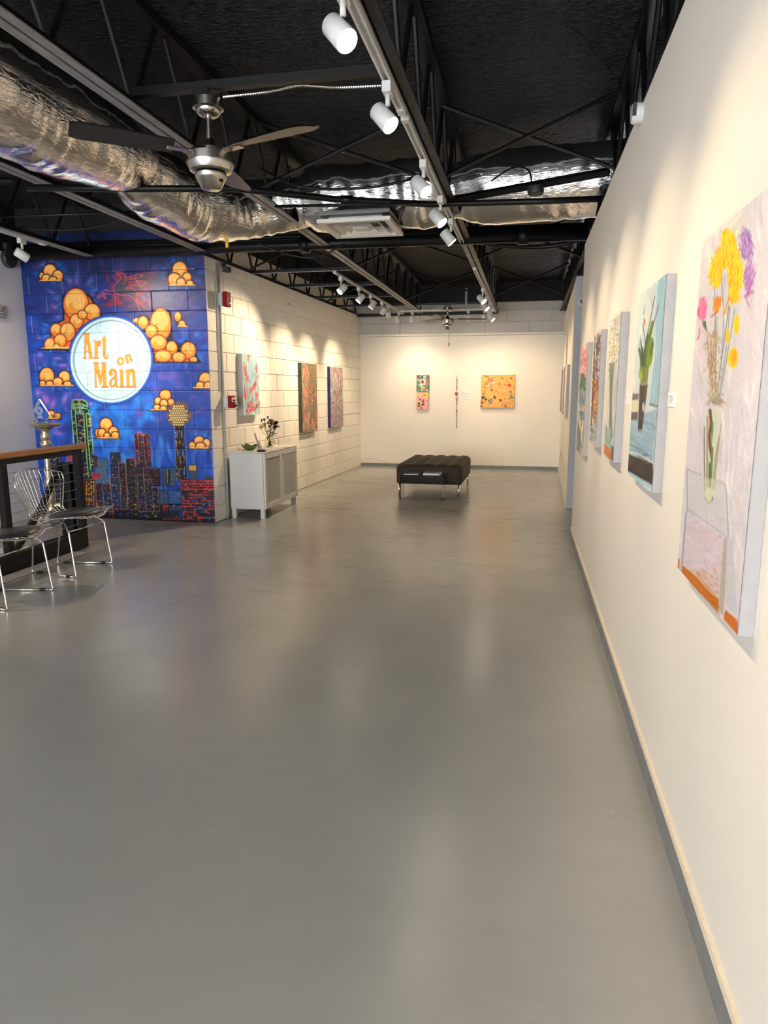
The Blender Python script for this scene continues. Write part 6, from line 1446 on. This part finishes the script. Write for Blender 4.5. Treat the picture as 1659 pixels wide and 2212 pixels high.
for x, y, r, k in ((420, 430, 40, (240, 190, 186)), (640, 480, 45, (206, 80, 100)), (690, 530, 42, (244, 206, 200)), (540, 600, 62, (240, 196, 190)), (500, 590, 30, (206, 110, 120)), (590, 590, 26, (196, 90, 100)), (400, 680, 34, (196, 84, 70)), (380, 680, 16, (240, 200, 180)), (885, 585, 38, (200, 40, 40)), (885, 585, 15, (250, 190, 170)), (1185, 620, 56, (206, 44, 40)), (1160, 600, 30, (226, 80, 60)), (1120, 505, 34, (240, 140, 80)), (640, 775, 42, (214, 60, 60)), (920, 800, 32, (240, 190, 170)), (1035, 800, 38, (244, 186, 176)), (1240, 400, 34, (196, 90, 110)), (1225, 395, 20, (60, 30, 40)), (955, 405, 34, (126, 130, 130)), (1065, 605, 26, (190, 60, 50)), (1235, 830, 46, (110, 140, 96)), (1250, 955, 42, (116, 146, 100)), (1290, 1015, 44, (96, 128, 84)), (1195, 1040, 36, (110, 138, 96)), (385, 1020, 62, (46, 50, 56)), (470, 1080, 36, (44, 48, 52)), (395, 1030, 20, (206, 180, 150)), (345, 1175, 52, (40, 44, 50)), (345, 1175, 20, (220, 190, 160)), (735, 1005, 46, (90, 70, 110)), (740, 960, 20, (70, 46, 60)), (750, 1050, 22, (80, 50, 50)), (925, 1100, 44, (60, 52, 60)), (330, 1290, 34, (60, 50, 50)), (1055, 1060, 18, (110, 60, 40)), (1300, 1120, 20, (170, 80, 50)), (1330, 710, 20, (150, 90, 40)), (1310, 320, 18, (150, 60, 40)), (985, 1260, 20, (120, 60, 40)), (620, 660, 24, (130, 80, 40))): c.ell(x, y, r, r * 0.85, k, 0.3)
for a in range(6):
    an = a * PI / 3 + 0.3; c.ell(610 + 48 * math.cos(an), 1130 + 55 * math.sin(an), 34, 22, (66, 70, 84) if a % 2 else (130, 130, 146), an)
c.ell(610, 1130, 24, 24, (206, 196, 200))
for P, w in (([(370, 930), (350, 860)], 16), ([(370, 930), (430, 810)], 18), ([(370, 930), (415, 890)], 14), ([(1245, 870), (1245, 1150), (1210, 1330)], 9), ([(550, 1180), (555, 1330)], 6), ([(430, 1180), (460, 1140)], 14)): c.curve(P, w, (70, 90, 50))
for k in range(9): c.curve([(1090, 1340), (1090 + (k - 4) * 14, 1240), (1095 + (k - 4) * 34, 1170)], 7, (150, 100, 70) if k % 2 else (206, 120, 90))
c.ell(1090, 1300, 24, 36, (76, 90, 50)); c.curve([(920, 360), (955, 430), (1000, 360)], 16, (120, 126, 128)); c.at()
painting('square orange painting of scattered flowers on the end wall', (-0.80, YE, 1.562), (1, 0, 0), (0, -1, 0), 0.55, 0.537, 0.04, c.done(), mat('orange_edge', srgb(206, 140, 70), 0.5), 0.0042)

# hanging strand of beads and found pieces
t = thing('bead_strand', 'long hanging strand of brown beads and a small bird on the end wall', 'hanging', (-1.205, YE - 0.02, 0.665))
BR = [mat('bead_brown', (0.11, 0.055, 0.02), 0.4), mat('bead_dark', (0.035, 0.022, 0.015), 0.4), mat('bead_tan', (0.30, 0.19, 0.09), 0.4)]
MB().tube([(-1.207, YE - 0.012, 1.556), (-1.199, YE - 0.012, 0.665)], 0.0018, 5).build('cord', BR[1], t)
MB().tube([(-1.207, YE, 1.552), (-1.207, YE - 0.022, 1.552)], 0.003, 6).build('nail', NICKEL, t)
z = 1.54
while z > 0.68:
    big = random.random() < 0.16; r = random.uniform(0.009, 0.013) if big else random.uniform(0.004, 0.0075); h = random.uniform(0.012, 0.035)
    if abs(z - 1.255) > 0.045:
        x = -1.207 + 0.008 * (1.556 - z) / 0.89
        auto_smooth(MB().lathe([(r * 0.5, -h / 2), (r, -h * 0.3), (r, h * 0.3), (r * 0.5, h / 2)], (x, YE - 0.0165, z), 8).build('bead', random.choice(BR), t), 60)
    z -= h + random.uniform(0.002, 0.02)
bd = MB(); bd.lathe([(0.002, -0.03), (0.018, -0.018), (0.024, 0.0), (0.016, 0.02), (0.004, 0.03)], (-1.208, YE - 0.027, 1.255), 12)
bd.tube([(-1.205, YE - 0.026, 1.262), (-1.178, YE - 0.026, 1.280)], [0.008, 0.004], 8); bd.tube([(-1.21, YE - 0.026, 1.262), (-1.238, YE - 0.026, 1.278)], [0.010, 0.004], 8)
bd.build('carved_bird', mat('bird_rust', (0.32, 0.12, 0.04), 0.5), t, True)

# ------------------------------------------------------------------ wall labels
TAGM = mat('label_card', (0.80, 0.78, 0.74), 0.5); INK = mat('label_ink', (0.38, 0.37, 0.36), 0.6); INKR = mat('label_ink_pink', (0.5, 0.2, 0.2), 0.6)
def card(label, o, right, normal, w, h, rows, group=None):
    o, right, normal = Vector(o), Vector(right).normalized(), Vector(normal).normalized()
    t = thing('wall_label', label, 'label', tuple(o), 0, 'wall labels')
    M = Matrix(((right.x, 0, normal.x, o.x), (right.y, 0, normal.y, o.y), (right.z, 1, normal.z, o.z), (0, 0, 0, 1)))
    def bx(m, *a):
        q = MB().box(*a, M=m)
        if right.cross(Vector((0, 0, 1))).dot(normal) < 0: q.f = [f[::-1] for f in q.f]
        return q
    bx(M, 0, w, -h, 0, -0.0005, 0.004).build('card', TAGM, t)
    tx = MB()
    for z, x0, x1, th in rows:
        x = x0
        while x < x1:
            l = random.uniform(0.05, 0.12) * (x1 - x0); q = bx(M, x * w, min(x + l, x1) * w, -z * h - th * h, -z * h, 0.004, 0.0044); tx.add(q.v, q.f); x += l + 0.02
    tx.build('print', INK, t)
R4 = [(0.30, 0.25, 0.75, 0.07), (0.46, 0.2, 0.8, 0.05), (0.60, 0.3, 0.7, 0.05)]
EN = ((1, 0, 0), (0, -1, 0))
card('small label beside the teal painting', (-1.660, YE, 1.350), *EN, 0.085, 0.046, R4)
card('small label beside the pink and yellow painting', (-1.665, YE, 1.056), *EN, 0.082, 0.046, R4)
card('small label above the text panel by the bead strand', (-1.148, YE, 1.357), *EN, 0.078, 0.046, R4)
card('text panel beside the bead strand', (-1.160, YE, 1.300), *EN, 0.185, 0.134, [(0.10, 0.10, 0.4, 0.05), (0.17, 0.10, 0.6, 0.03), (0.28, 0.10, 0.92, 0.025), (0.34, 0.10, 0.95, 0.025), (0.40, 0.10, 0.9, 0.025), (0.50, 0.10, 0.93, 0.025), (0.56, 0.10, 0.6, 0.025), (0.66, 0.10, 0.95, 0.025), (0.72, 0.10, 0.85, 0.025), (0.82, 0.10, 0.45, 0.025)])
card('small label beside the square orange painting', (-0.238, YE, 1.077), *EN, 0.078, 0.043, R4)
RN = (RV, NV)
card('white label between the yellow-flower and green-leaf paintings', (XR(2.333), 2.333, 1.298), *RN, 0.098, 0.046, R4)
card('white label between the green-leaf and white-blossom paintings', (XR(3.296), 3.296, 1.291), *RN, 0.09, 0.046, R4)
